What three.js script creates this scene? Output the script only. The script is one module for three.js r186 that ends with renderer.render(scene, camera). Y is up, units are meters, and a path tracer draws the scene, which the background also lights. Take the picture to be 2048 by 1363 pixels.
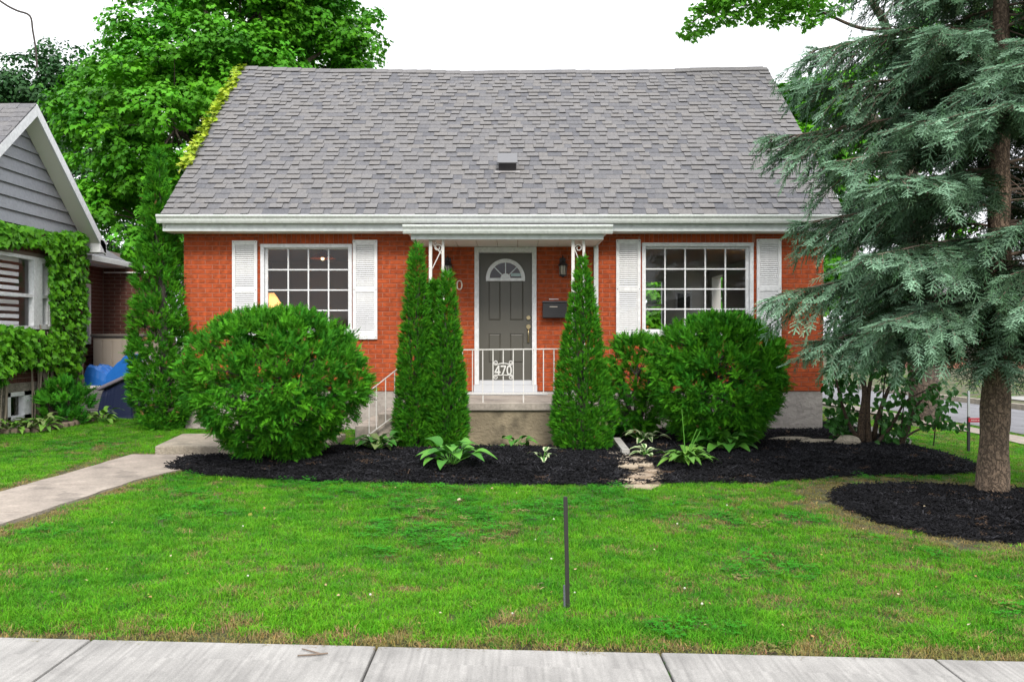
import * as THREE from 'three';
import { mergeGeometries } from 'three/addons/utils/BufferGeometryUtils.js';
import { FontLoader } from 'three/addons/loaders/FontLoader.js';
import { TextGeometry } from 'three/addons/geometries/TextGeometry.js';
import { RoundedBoxGeometry } from 'three/addons/geometries/RoundedBoxGeometry.js';

// ------------------------------------------------------------------ camera, sky, sun, exposure
const EYE = 1.67, F = 1800, HOR = 675, CX = 1024;            // eye height, focal length and horizon in photo pixels
const scene = new THREE.Scene();
const camera = new THREE.PerspectiveCamera(2 * Math.atan(681.5 / F) * 180 / Math.PI, 2048 / 1363, 0.1, 400);
camera.position.set(0, EYE, 0);
camera.rotation.x = -Math.atan(6.5 / F);
camera.updateMatrixWorld();
const renderer = new THREE.WebGLRenderer({ antialias: true });
renderer.toneMapping = THREE.LinearToneMapping;
renderer.toneMappingExposure = 2.22;
renderer.shadowMap.enabled = true;

{ // overcast sky: bright overhead, paler towards the horizon
  const W = 128, H = 64, data = new Float32Array(W * H * 4);
  for (let y = 0; y < H; y++) {
    const el = ((y + 0.5) / H - 0.5) * Math.PI;
    const L = 0.54 * (1 + 1.5 * Math.max(0, Math.sin(el)));
    for (let x = 0; x < W; x++) data.set([L * 0.975, L * 0.995, L * 1.045, 1], (y * W + x) * 4);
  }
  const sky = new THREE.DataTexture(data, W, H, THREE.RGBAFormat, THREE.FloatType);
  sky.mapping = THREE.EquirectangularReflectionMapping; sky.magFilter = THREE.LinearFilter; sky.needsUpdate = true;
  scene.background = sky; scene.environment = sky;
}
const sun = new THREE.DirectionalLight(0xfff8ee, 1.5);
sun.position.set(4, 20, 12); sun.target.position.set(0, 0, -9); scene.add(sun, sun.target);
sun.castShadow = true; sun.shadow.radius = 34; sun.shadow.mapSize.set(2048, 2048);
Object.assign(sun.shadow.camera, { left: -22, right: 22, top: 22, bottom: -22, near: 1, far: 80 });

// ------------------------------------------------------------------ small helpers
const rng = (s) => () => { s = (s + 0x6d2b79f5) | 0; let t = Math.imul(s ^ (s >>> 15), 1 | s); t = (t + Math.imul(t ^ (t >>> 7), 61 | t)) ^ t; return ((t ^ (t >>> 14)) >>> 0) / 4294967296; };
let R = rng(11);
const rr = (a, b) => a + (b - a) * R(), pick = (a) => a[Math.floor(R() * a.length)];
const V = (x, y, z) => new THREE.Vector3(x, y, z), clamp = (x, a = 0, b = 1) => Math.min(b, Math.max(a, x)), lerp = (a, b, t) => a + (b - a) * t, smooth = (a, b, x) => { const t = clamp((x - a) / (b - a)); return t * t * (3 - 2 * t); };
const hash = (x, y, s = 0) => { let h = Math.imul(x, 374761393) ^ Math.imul(y, 668265263) ^ Math.imul(s, 974634621); h = Math.imul(h ^ (h >>> 13), 1274126177); return ((h ^ (h >>> 16)) >>> 0) / 4294967296; };
function vnoise(x, y, per = 0, s = 0) {
  const xi = Math.floor(x), yi = Math.floor(y), fx = x - xi, fy = y - yi, w = per ? (n) => ((n % per) + per) % per : (n) => n;
  const u = fx * fx * (3 - 2 * fx), v = fy * fy * (3 - 2 * fy);
  return lerp(lerp(hash(w(xi), w(yi), s), hash(w(xi + 1), w(yi), s), u), lerp(hash(w(xi), w(yi + 1), s), hash(w(xi + 1), w(yi + 1), s), u), v);
}
function fbm(x, y, oct = 4, per = 0, s = 0) { let a = 0, k = 0.5, n = 0; for (let o = 0; o < oct; o++) { a += k * vnoise(x, y, per, s + o); n += k; x *= 2; y *= 2; per *= 2; k *= 0.5; } return a / n; }

// the lawn rises towards the house and falls towards the side street
function ground(x, z) {
  const t = -z;
  let h = 0.036 * clamp(t - 4.8, 0, 9.2) - 0.0236 * clamp(x, -9, 9) * (1 - 0.82 * smooth(4.8, 11, t));
  h -= Math.min(0.6, 0.085 * Math.max(0, x - 5.0));
  return h;
}
const at = (px, py, d) => V((px - CX) * d / F, EYE + (HOR - py) * d / F, -d);      // a photo pixel at a known distance
function onGround(px, py, lift = 0) { let d = 10; for (let i = 0; i < 40; i++) { const h = ground((px - CX) * d / F, -d) + lift; d = lerp(d, clamp(F * (EYE - h) / (py - HOR), 1, 200), 0.6); } return V((px - CX) * d / F, ground((px - CX) * d / F, -d), -d); }

function tex(size, fn, { srgb = true, repeat = 1 } = {}) {
  const d = new Uint8Array(size * size * 4);
  for (let y = 0; y < size; y++) for (let x = 0; x < size; x++) { const c = fn(x / size, y / size); const o = (y * size + x) * 4; d[o] = clamp(c[0]) * 255; d[o + 1] = clamp(c[1]) * 255; d[o + 2] = clamp(c[2]) * 255; d[o + 3] = 255; }
  const t = new THREE.DataTexture(d, size, size); t.wrapS = t.wrapT = THREE.RepeatWrapping; t.magFilter = THREE.LinearFilter; t.repeat.set(repeat, repeat);
  if (srgb) t.colorSpace = THREE.SRGBColorSpace; t.needsUpdate = true; return t;
}
const gray = (g) => [g, g, g];
const T = {
  fine: tex(256, (u, v) => gray(0.86 + 0.14 * fbm(u * 32, v * 32, 3, 32, 1))),
  fineBump: tex(256, (u, v) => gray(fbm(u * 32, v * 32, 3, 32, 2)), { srgb: false }),
  concrete: tex(512, (u, v) => { const a = fbm(u * 6, v * 6, 5, 6, 3), b = fbm(u * 64, v * 64, 2, 64, 4), st = smooth(0.6, 0.75, fbm(u * 4 + 0.2, v * 4, 4, 4, 8)); const k = 0.70 + 0.22 * a + 0.14 * (b - 0.5) - 0.1 * st; return [k, k * 0.985, k * 0.95]; }),
  broom: tex(512, (u, v) => { const s = fbm(u * 90, v * 3, 2, 0, 5), a = fbm(u * 5, v * 5, 5, 5, 6), b = hash(Math.floor(u * 512), Math.floor(v * 512), 3), bl = smooth(0.62, 0.7, fbm(u * 7, v * 7, 3, 7, 12)); const k = 0.66 + 0.16 * s + 0.2 * a + 0.16 * (b - 0.5) - 0.03 * bl; return [k, k * 0.99, k * 0.97]; }),
  broomBump: tex(512, (u, v) => gray(0.6 * fbm(u * 90, v * 3, 2, 0, 5) + 0.4 * fbm(u * 70, v * 70, 2, 70, 6)), { srgb: false }),
  stucco: tex(512, (u, v) => { const a = fbm(u * 5, v * 5, 5, 5, 9), w = smooth(0.5, 0.56, fbm(u * 20, v * 26, 4, 0, 10)); const k = 0.72 + 0.2 * a - 0.06 * w; return [k, k * 0.97, k * 0.93]; }),
  stain: tex(512, (u, v) => { const a = fbm(u * 5, v * 5, 5, 5, 39), d = smooth(0.45, 0.62, fbm(u * 3 + 0.4, v * 3, 5, 3, 40)); const k = 0.62 + 0.3 * a - 0.26 * d; return [k, k * 0.95, k * 0.84]; }),
  stuccoBump: tex(512, (u, v) => gray(0.5 * smooth(0.42, 0.6, fbm(u * 26, v * 34, 4, 0, 10)) + 0.5 * fbm(u * 60, v * 60, 2, 60, 11)), { srgb: false }),
  paint: tex(512, (u, v) => { const a = fbm(u * 10, v * 10, 5, 10, 13), ch = smooth(0.80, 0.86, fbm(u * 48, v * 48, 3, 48, 14)); const k = 0.76 + 0.34 * (a - 0.3); return [k + 0.05 * ch, k * 0.98 + 0.2 * ch, k * 0.96 + 0.2 * ch]; }),
  granule: tex(256, (u, v) => { const h = hash(Math.floor(u * 256), Math.floor(v * 256), 7), a = fbm(u * 16, v * 16, 3, 16, 15); const k = 0.62 + 0.34 * h * 0.8 + 0.2 * (a - 0.5); return [k, k, k * 1.01]; }),
  bark: tex(512, (u, v) => { const w = u * 14 + 1.2 * fbm(u * 8, v * 8, 3, 8, 16), a = Math.abs(fbm(w, v * 10, 4, 0, 17) - 0.5) * 2, p = fbm(u * 30, v * 40, 3, 0, 18); const k = 0.46 + 0.22 * smooth(0.02, 0.35, a) + 0.34 * (p - 0.4); return [k * 1.03, k * 0.96, k * 0.88]; }),
  barkBump: tex(512, (u, v) => { const w = u * 14 + 1.2 * fbm(u * 8, v * 8, 3, 8, 16), a = Math.abs(fbm(w, v * 10, 4, 0, 17) - 0.5) * 2; return gray(0.7 * smooth(0.02, 0.35, a) + 0.3 * fbm(u * 30, v * 40, 3, 0, 18)); }, { srgb: false }),
  soil: tex(512, (u, v) => { const a = fbm(u * 12, v * 12, 5, 12, 19), b = fbm(u * 80, v * 80, 2, 80, 20); const k = 0.34 + 0.22 * a + 0.2 * (b - 0.5); return [k, k * (0.98 + 0.14 * (a - 0.4)), k * 0.62]; }),
  asphalt: tex(512, (u, v) => { const h = hash(Math.floor(u * 512), Math.floor(v * 512), 9), a = fbm(u * 5, v * 5, 4, 5, 21), cr = smooth(0.012, 0.004, Math.abs(fbm(u * 4, v * 4, 4, 4, 22) - 0.5)); const k = 0.56 + 0.14 * a + 0.1 * (h - 0.5) - 0.14 * cr; return [k, k, k * 1.02]; }),
};
const mats = {};
function mat(name, color, rough = 0.8, o = {}) {
  const P = o.transmission !== undefined || o.specularIntensity !== undefined || o.clearcoat !== undefined || o.sheen !== undefined;
  const m = new (P ? THREE.MeshPhysicalMaterial : THREE.MeshStandardMaterial)({ roughness: rough, ...o });
  if (Array.isArray(color)) m.color.setRGB(...color); else m.color.set(color);
  m.name = name; mats[name] = m; return m;
}
const rep = (t, s, s2 = s) => { const c = t.clone(); c.repeat.set(s, s2); c.needsUpdate = true; return c; };
const M = {
  mortar: mat('mortar', [0.42, 0.19, 0.13], 0.95, { map: rep(T.fine, 3) }),
  foundation: mat('foundation', [0.58, 0.56, 0.55], 0.95, { map: rep(T.stucco, 0.8), bumpMap: rep(T.stuccoBump, 0.8), bumpScale: 0.004 }),
  porchStucco: mat('porch stucco', [0.40, 0.37, 0.32], 0.95, { map: rep(T.stain, 0.7), bumpMap: rep(T.stuccoBump, 1.1), bumpScale: 0.006 }),
  porchTop: mat('porch top', [0.55, 0.50, 0.46], 0.95, { map: rep(T.concrete, 0.7), bumpMap: rep(T.fineBump, 3), bumpScale: 0.004 }),
  oldConcrete: mat('old concrete', [0.42, 0.38, 0.32], 0.95, { map: rep(T.concrete, 0.9), bumpMap: rep(T.fineBump, 2.5), bumpScale: 0.012 }),
  path: mat('path concrete', [0.42, 0.37, 0.335], 0.95, { map: rep(T.concrete, 0.8), bumpMap: rep(T.fineBump, 3), bumpScale: 0.005 }),
  walk: mat('walk concrete', [0.345, 0.34, 0.335], 0.95, { map: rep(T.broom, 0.66), bumpMap: rep(T.broomBump, 0.66), bumpScale: 0.004 }),
  white: mat('white paint', [0.76, 0.77, 0.78], 0.5, { map: rep(T.fine, 1) }),
  shutter: mat('shutter vinyl', [0.80, 0.80, 0.80], 0.45, { map: rep(T.fine, 0.8) }),
  trim: mat('aluminium trim', [0.66, 0.70, 0.69], 0.4, { map: rep(T.fine, 0.6) }),
  gutter: mat('gutter', [0.62, 0.655, 0.625], 0.4, { map: rep(T.fine, 1.3) }),
  soffit: mat('soffit', [0.70, 0.70, 0.67], 0.6),
  iron: mat('white iron', [0.74, 0.72, 0.68], 0.5, { map: rep(T.fine, 4) }),
  door: mat('door paint', [0.080, 0.076, 0.062], 0.45),
  glass: mat('window glass', [1, 1, 1], 0.0, { transmission: 1, thickness: 0, ior: 1.5 }),
  brass: mat('brass', [0.42, 0.34, 0.20], 0.35, { metalness: 1 }),
  black: mat('black metal', [0.018, 0.018, 0.02], 0.4),
  plaster: mat('room wall', [0.58, 0.57, 0.55], 0.95),
  ceiling: mat('room ceiling', [0.6, 0.6, 0.58], 0.95),
  woodFloor: mat('room floor', [0.16, 0.12, 0.09], 0.5),
  bark: mat('bark', [0.44, 0.37, 0.31], 0.95, { map: rep(T.bark, 3, 2.2), bumpMap: rep(T.barkBump, 3, 2.2), bumpScale: 0.014 }),
  twig: mat('twig', [0.16, 0.12, 0.09], 0.95),
  darkTwig: mat('dark twig', [0.05, 0.042, 0.036], 0.95),
  greyBark: mat('grey bark', [0.20, 0.18, 0.16], 0.95, { map: rep(T.bark, 1.4), bumpMap: rep(T.barkBump, 1.4), bumpScale: 0.01 }),
};
M.woodFloor.name = 'room floor';

// ------------------------------------------------------------------ geometry helpers
function boxUV(g) { // uv in metres, from each face's own direction
  g = g.index ? g.toNonIndexed() : g; const p = g.attributes.position, n = g.attributes.normal, uv = new Float32Array(p.count * 2);
  for (let i = 0; i < p.count; i++) { const ax = Math.abs(n.getX(i)), ay = Math.abs(n.getY(i)), az = Math.abs(n.getZ(i)); if (ay >= ax && ay >= az) { uv[2 * i] = p.getX(i); uv[2 * i + 1] = p.getZ(i); } else if (ax >= az) { uv[2 * i] = p.getZ(i); uv[2 * i + 1] = p.getY(i); } else { uv[2 * i] = p.getX(i); uv[2 * i + 1] = p.getY(i); } }
  g.setAttribute('uv', new THREE.BufferAttribute(uv, 2)); return g;
}
const plain = (g) => { g = g.index ? g.toNonIndexed() : g; for (const k of Object.keys(g.attributes)) if (!['position', 'normal', 'uv', 'color'].includes(k)) g.deleteAttribute(k); g.morphAttributes = {}; if (!g.attributes.uv) boxUV(g); return g; };
const merge = (list) => mergeGeometries(list.map(plain));
const bx = (w, h, d, x = 0, y = 0, z = 0) => { const g = new THREE.BoxGeometry(w, h, d); g.translate(x, y, z); return boxUV(g); };
const rb = (w, h, d, x, y, z, r = 0.006) => { const g = new RoundedBoxGeometry(w, h, d, 1, Math.min(r, w / 2.01, h / 2.01, d / 2.01)); g.translate(x, y, z); return boxUV(g); };
const span = (x0, x1, y0, y1, z0, z1, r = 0) => r ? rb(x1 - x0, y1 - y0, z1 - z0, (x0 + x1) / 2, (y0 + y1) / 2, (z0 + z1) / 2, r) : bx(x1 - x0, y1 - y0, z1 - z0, (x0 + x1) / 2, (y0 + y1) / 2, (z0 + z1) / 2);
const cyl = (r0, r1, h, x, y, z, n = 10) => { const g = new THREE.CylinderGeometry(r1, r0, h, n); g.translate(x, y + h / 2, z); return g; };
function tube(pts, radii, n = 7, vs = 1) { // tapered tube through points
  const P = pts.length, pos = [], uv = [], idx = []; let len = 0, up = V(0, 0, 1);
  for (let i = 0; i < P; i++) {
    const a = pts[Math.max(0, i - 1)], b = pts[Math.min(P - 1, i + 1)], t = b.clone().sub(a).normalize();
    if (i) len += pts[i].distanceTo(pts[i - 1]);
    if (Math.abs(t.dot(up)) > 0.9) up = Math.abs(t.x) < 0.8 ? V(1, 0, 0) : V(0, 1, 0);
    const s = t.clone().cross(up).normalize(), q = s.clone().cross(t).normalize(), r = Array.isArray(radii) ? radii[i] : radii; up = q.clone();
    for (let k = 0; k <= n; k++) { const A = k / n * Math.PI * 2, c = Math.cos(A) * r, e = Math.sin(A) * r; pos.push(pts[i].x + s.x * c + q.x * e, pts[i].y + s.y * c + q.y * e, pts[i].z + s.z * c + q.z * e); uv.push(k / n * Math.max(0.3, Math.PI * 2 * (Array.isArray(radii) ? radii[0] : radii)), len * vs); }
  }
  for (let i = 0; i < P - 1; i++) for (let k = 0; k < n; k++) { const a = i * (n + 1) + k, b = a + n + 1; idx.push(a, a + 1, b, b, a + 1, b + 1); }
  const g = new THREE.BufferGeometry(); g.setAttribute('position', new THREE.Float32BufferAttribute(pos, 3)); g.setAttribute('uv', new THREE.Float32BufferAttribute(uv, 2)); g.setIndex(idx); g.computeVertexNormals(); return g;
}
const bar = (a, b, r, n = 8) => tube([a, a.clone().lerp(b, 0.5), b], r, n);
function sqbar(a, b, w, h = w) { const d = b.clone().sub(a), g = new THREE.BoxGeometry(w, d.length(), h); boxUV(g); const q = new THREE.Quaternion().setFromUnitVectors(V(0, 1, 0), d.clone().normalize()); const r = g.toNonIndexed ? g : g; r.applyQuaternion(q); r.translate((a.x + b.x) / 2, (a.y + b.y) / 2, (a.z + b.z) / 2); return boxUV(r); }
function tri(list, uvs) { const g = new THREE.BufferGeometry(); g.setAttribute('position', new THREE.Float32BufferAttribute(list, 3)); g.computeVertexNormals(); if (uvs) g.setAttribute('uv', new THREE.Float32BufferAttribute(uvs, 2)); else boxUV(g); return g; }
function curve(list, n = 24) { return new THREE.CatmullRomCurve3(list).getPoints(n); }
function inPoly(x, z, poly) { let c = false; for (let i = 0, j = poly.length - 1; i < poly.length; j = i++) { const [xi, zi] = poly[i], [xj, zj] = poly[j]; if ((zi > z) !== (zj > z) && x < (xj - xi) * (z - zi) / (zj - zi) + xi) c = !c; } return c; }
function edgeDist(x, z, poly) { let m = 1e9; for (let i = 0, j = poly.length - 1; i < poly.length; j = i++) { const [x0, z0] = poly[j], [x1, z1] = poly[i], dx = x1 - x0, dz = z1 - z0, t = clamp(((x - x0) * dx + (z - z0) * dz) / (dx * dx + dz * dz || 1)); m = Math.min(m, Math.hypot(x - x0 - t * dx, z - z0 - t * dz)); } return m; }

// ------------------------------------------------------------------ objects
const taken = new Map();
const numbered = (n) => { const k = taken.get(n) ?? 0; taken.set(n, k + 1); return k ? n + '_' + String(k).padStart(3, '0') : n; };
function thing(name, label, category, pos = [0, 0, 0], turn = 0, group) {
  const o = new THREE.Group(); o.name = numbered(name); o.position.set(...pos); o.rotation.y = turn; o.userData = { label, category }; if (group) o.userData.group = group; scene.add(o); return o;
}
function part(name, geo, m, parent, local) { const o = new THREE.Mesh(geo, m); o.name = name; if (local) { o.position.copy(local); } parent.add(o); return o; }
// geometry written in scene coordinates, put under a thing that stands elsewhere
function wpart(name, geo, m, parent) { const g = geo.clone(); const p = V(0, 0, 0); for (let q = parent; q && q !== scene; q = q.parent) p.add(q.position); g.translate(-p.x, -p.y, -p.z); return part(name, g, m, parent); }
function single(name, geo, m, label, category, group) { geo.computeBoundingBox(); const b = geo.boundingBox, c = V((b.min.x + b.max.x) / 2, b.min.y, (b.min.z + b.max.z) / 2); geo.translate(-c.x, -c.y, -c.z); const o = new THREE.Mesh(geo, m); o.name = numbered(name); o.position.copy(c); o.userData = { label, category }; if (group) o.userData.group = group; scene.add(o); return o; }
function structure(name, geo, m, parent = scene) { const o = geo ? new THREE.Mesh(geo, m) : new THREE.Group(); o.name = parent === scene ? numbered(name) : name; if (parent === scene) o.userData = { kind: 'structure' }; parent.add(o); return o; }
function scatter(name, geo, m, list, parent, top) { // list of {p, q, s, c}
  const o = new THREE.InstancedMesh(geo, m, list.length), X = new THREE.Matrix4(), C = new THREE.Color(), S = V(1, 1, 1);
  list.forEach((e, i) => { X.compose(e.p, e.q, typeof e.s === 'number' ? S.set(e.s, e.s, e.s) : e.s); o.setMatrixAt(i, X); if (e.c) o.setColorAt(i, C.setRGB(...e.c)); });
  o.name = top ? numbered(name) : name; o.userData = { kind: 'stuff', ...(top || {}) }; (parent || scene).add(o); return o;
}
const basis = (y, zHint) => { const Y = y.clone().normalize(); let X = Y.clone().cross(zHint); if (X.lengthSq() < 1e-6) X = Y.clone().cross(V(1, 0.1, 0.2)); X.normalize(); const Z = X.clone().cross(Y); return new THREE.Quaternion().setFromRotationMatrix(new THREE.Matrix4().makeBasis(X, Y, Z)); };

// ================================================================== SETTING
const zEdge = -4.79;                                                   // far edge of the pavement in front
const g2 = (list) => list.map(([px, py]) => { const p = onGround(px, py); return [p.x, p.z]; });
const bedPoly = [...g2([[338, 938], [420, 953], [560, 962], [760, 967], [1000, 971], [1250, 971], [1400, 966], [1530, 966], [1650, 957], [1720, 951], [1800, 951], [1900, 951], [1956, 946], [1945, 930], [1880, 908], [1800, 893]]), [5.3, -13.1], [4.9, -14.2], [4.55, -14.2], [4.55, -13.2], [1.3, -13.2], [1.3, -11.55], [-1.45, -11.55], [-2.5, -11.55], [-2.7, -10.85], [-3.9, -10.8]];
const treeBed = g2([[1657, 990], [1690, 978], [1750, 972], [1830, 972], [1950, 978], [2048, 984], [2140, 1000], [2180, 1040], [2120, 1088], [2048, 1088], [1950, 1081], [1850, 1068], [1760, 1046], [1690, 1017]]);
const pL0 = onGround(0, 985), pL1 = onGround(285, 903), pR0 = onGround(0, 1055), pR1 = onGround(350, 936);
const ext = (a, b, z) => { const k = (z - a.z) / (b.z - a.z); return [a.x + (b.x - a.x) * k, z]; };
const pathPoly = [ext(pL0, pL1, -4.82), ext(pL0, pL1, -10.95), [-3.25, -10.95], ext(pR0, pR1, -9.6), ext(pR0, pR1, -4.82)];
const padPoly = [[-4.32, -10.95], [-2.3, -10.95], [-2.3, -12.3], [-4.5, -12.3]];
let makeGutter;
const sx = (off, t) => off - 0.0572 * t;                                // the side street runs off to the right of the house
const flagPoly = g2([[1238, 905], [1232, 925], [1245, 971], [1322, 971], [1330, 955], [1290, 925], [1268, 915]]);
const nbBed = [...g2([[0, 868], [60, 866], [110, 858], [170, 846], [248, 830]]), [-6.5, -16.5], [-7.3, -16.5], [-7.3, -11]];

{ // the ground as one sheet out to the horizon
  const xs = [], zs = []; for (let x = -200; x < -14; x += 12) xs.push(x); for (let x = -14; x <= 14.01; x += 0.35) xs.push(x); for (let x = 20; x <= 200; x += 12) xs.push(x);
  for (let z = 60; z > 2; z -= 6) zs.push(z); for (let z = 0; z >= -20.01; z -= 0.35) zs.push(z); for (let z = -24; z >= -220; z -= 8) zs.push(z);
  const pos = [], uv = [], idx = [], nx = xs.length;
  for (const z of zs) for (const x of xs) { let h = ground(x, z); if (z > zEdge - 0.2) h -= 0.03; if (x > -4.6 && x < 4.3 && z < -13.6 && z > -20) h = 0; pos.push(x, h, z); uv.push(x, z); }
  for (let j = 0; j < zs.length - 1; j++) for (let i = 0; i < nx - 1; i++) { const a = j * nx + i; idx.push(a, a + 1, a + nx, a + nx, a + 1, a + nx + 1); }
  const g = new THREE.BufferGeometry(); g.setAttribute('position', new THREE.Float32BufferAttribute(pos, 3)); g.setAttribute('uv', new THREE.Float32BufferAttribute(uv, 2)); g.setIndex(idx); g.computeVertexNormals();
  structure('ground', g, mat('turf soil', [0.30, 0.30, 0.30], 1, { map: rep(T.soil, 0.5) }));
}
{ // pavement slabs, broom finished
  const walk = structure('sidewalk');
  const joints = [-8.2, -6.7, -5.22, -3.73, -2.24, -0.72, 0.79, 2.255, 3.75, 5.25, 6.75, 8.25];
  for (let i = 0; i < joints.length - 1; i++) {
    const a = joints[i] + 0.005, b = joints[i + 1] - 0.005, g = new RoundedBoxGeometry(b - a, 0.12, 1.62, 2, 0.01); g.translate((a + b) / 2, 0, zEdge + 0.81); boxUV(g);
    const p = g.attributes.position; for (let k = 0; k < p.count; k++) p.setY(k, p.getY(k) + ground(p.getX(k), p.getZ(k)) - 0.052 + hash(i, 3) * 0.006); g.computeVertexNormals();
    part('slab', g, M.walk, walk);
  }
  const drive = structure('path'); // narrow concrete path up to the porch steps
  const zc = [-4.85, -6.3, -7.62, -8.95, -10.93], LX = (z) => ext(pL0, pL1, z)[0], RX = (z) => z < -9.3 ? lerp(ext(pR0, pR1, -9.3)[0], -3.25, (-9.3 - z) / 1.6) : ext(pR0, pR1, z)[0];
  for (let i = 0; i < 4; i++) {
    const pos = [], idx = [], n = 8, za = zc[i] - 0.006, zb = zc[i + 1] + 0.006;
    for (let j = 0; j <= n; j++) { const z = lerp(za, zb, j / n), l = LX(z) + 0.03 * (hash(i * 9 + j, 5) - 0.5), r = RX(z) + 0.03 * (hash(i * 9 + j, 6) - 0.5), h = Math.max(ground(l, z), ground(r, z)) + 0.016; pos.push(l, h - 0.1, z, l, h, z, r, h, z, r, h - 0.1, z); }
    for (let j = 0; j < n; j++) for (let k = 0; k < 3; k++) { const a = j * 4 + k; idx.push(a, a + 1, a + 4, a + 4, a + 1, a + 5); }
    const g0 = new THREE.BufferGeometry(); g0.setAttribute('position', new THREE.Float32BufferAttribute(pos, 3)); g0.setIndex([...idx, 0, 2, 1, 0, 3, 2, n * 4, n * 4 + 1, n * 4 + 2, n * 4, n * 4 + 2, n * 4 + 3]); const g = g0.toNonIndexed(); g.computeVertexNormals(); part('slab', boxUV(g), M.path, drive);
  }
}
const strip = (a, b, t0, t1, lift, n = 30) => { const pos = [], idx = []; for (let i = 0; i <= n; i++) { const t = lerp(t0, t1, (i / n) ** 2); for (const o of [a, b]) { const x = sx(o, t); pos.push(x, ground(x, -t) + lift, -t); } } for (let i = 0; i < n; i++) { const k = 2 * i; idx.push(k, k + 1, k + 2, k + 2, k + 1, k + 3); } const g = new THREE.BufferGeometry(); g.setAttribute('position', new THREE.Float32BufferAttribute(pos, 3)); g.setIndex(idx); g.computeVertexNormals(); return boxUV(g); };
{
  structure('sidewalk', strip(8.45, 9.35, 4, 120, 0.03), M.path);
  structure('road', strip(9.95, 15.2, 0, 150, 0.02), mat('asphalt', [0.36, 0.36, 0.37], 0.95, { map: rep(T.asphalt, 0.3) }));
  structure('road_marking', strip(10.3, 10.42, 4, 150, 0.026), mat('road white', [0.72, 0.72, 0.7], 0.8));
  structure('road_marking', strip(13.0, 13.12, 0, 150, 0.026), mat('road yellow', [0.62, 0.40, 0.08], 0.8));
  const kerb = []; for (let i = 0; i < 12; i++) { const t0 = 4 + i * 6, t1 = t0 + 5.98, p = [], o0 = 15.2, o1 = 15.38; for (const t of [t0, t1]) for (const [o, l] of [[o0, 0.0], [o0, 0.15], [o1, 0.15], [o1, 0.0]]) { const x = sx(o, t); p.push(V(x, ground(sx(15.2, t), -t) + 0.02 + l, -t)); } const q = (a, b, c, d) => [p[a], p[b], p[c], p[a], p[c], p[d]].flatMap((v) => [v.x, v.y, v.z]); kerb.push(tri([...q(0, 1, 5, 4), ...q(1, 2, 6, 5), ...q(2, 3, 7, 6)])); }
  structure('kerb', merge(kerb), M.oldConcrete);
  structure('driveway', (() => { const g = strip(17.5, 24, 20, 30, 0.03, 6); return g; })(), M.walk);
}
// mulch beds: a low mound with loose chips on it
function mound(name, poly, label, high) {
  const X = poly.map((p) => p[0]), Z = poly.map((p) => p[1]), x0 = Math.min(...X) - 0.1, x1 = Math.max(...X) + 0.1, z0 = Math.min(...Z) - 0.1, z1 = Math.max(...Z) + 0.1, s = 0.07, nx = Math.ceil((x1 - x0) / s), nz = Math.ceil((z1 - z0) / s), pos = [], idx = [], ins = [];
  for (let j = 0; j <= nz; j++) for (let i = 0; i <= nx; i++) { const x = x0 + i * s, z = z0 + j * s, inn = inPoly(x, z, poly); ins.push(inn); pos.push(x, bedHeight(x, z, poly, high, inn) + (inn ? 0.012 * (hash(i, j, 4) - 0.5) : 0), z); }
  for (let j = 0; j < nz; j++) for (let i = 0; i < nx; i++) { const a = j * (nx + 1) + i, b = a + nx + 1; if (ins[a] || ins[a + 1] || ins[b] || ins[b + 1]) idx.push(a, b, a + 1, b, b + 1, a + 1); }
  const g = new THREE.BufferGeometry(); g.setAttribute('position', new THREE.Float32BufferAttribute(pos, 3)); g.setIndex(idx); g.computeVertexNormals();
  const o = structure(name, boxUV(g), mat(name + ' soil', [0.014, 0.013, 0.013], 1)); o.userData.label = label; return o;
}
function bedHeight(x, z, poly, high, inn = true) { const d = edgeDist(x, z, poly); return ground(x, z) + (inn ? high * smooth(0, 0.7, d) + 0.012 : -0.03); }
mound('mulch_bed', bedPoly, 'black mulch bed along the house front', 0.09);
mound('mulch_bed', treeBed, 'black mulch ring round the spruce trunk', 0.05);
const bedAt = (x, z) => inPoly(x, z, bedPoly) ? bedHeight(x, z, bedPoly, 0.09) : inPoly(x, z, treeBed) ? bedHeight(x, z, treeBed, 0.05) : ground(x, z);

// ================================================================== THE HOUSE
const D = 13.333, ZW = -D;                       // the front wall
const hx0 = -4.865, hx1 = 4.62, yB = 0.877, yT = 3.225, zBack = -20.4;
const wx = (px) => (px - CX) / 135, wy = (py) => EYE + (HOR - py) / 135;   // pixels on the plane of the front wall
const house = thing('brick_house', 'small red painted brick house with grey shingle roof and white shutters', 'house', [-0.12, 0.3, -16.8]);
const H = (name, geo, m) => wpart(name, geo, m, house);
const openings = { left: [wx(521), wx(704), wy(664), wy(488)], right: [wx(1284), wx(1507), wy(668), wy(485)], door: [wx(949), wx(1073), 0.86, wy(494)] };
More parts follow.
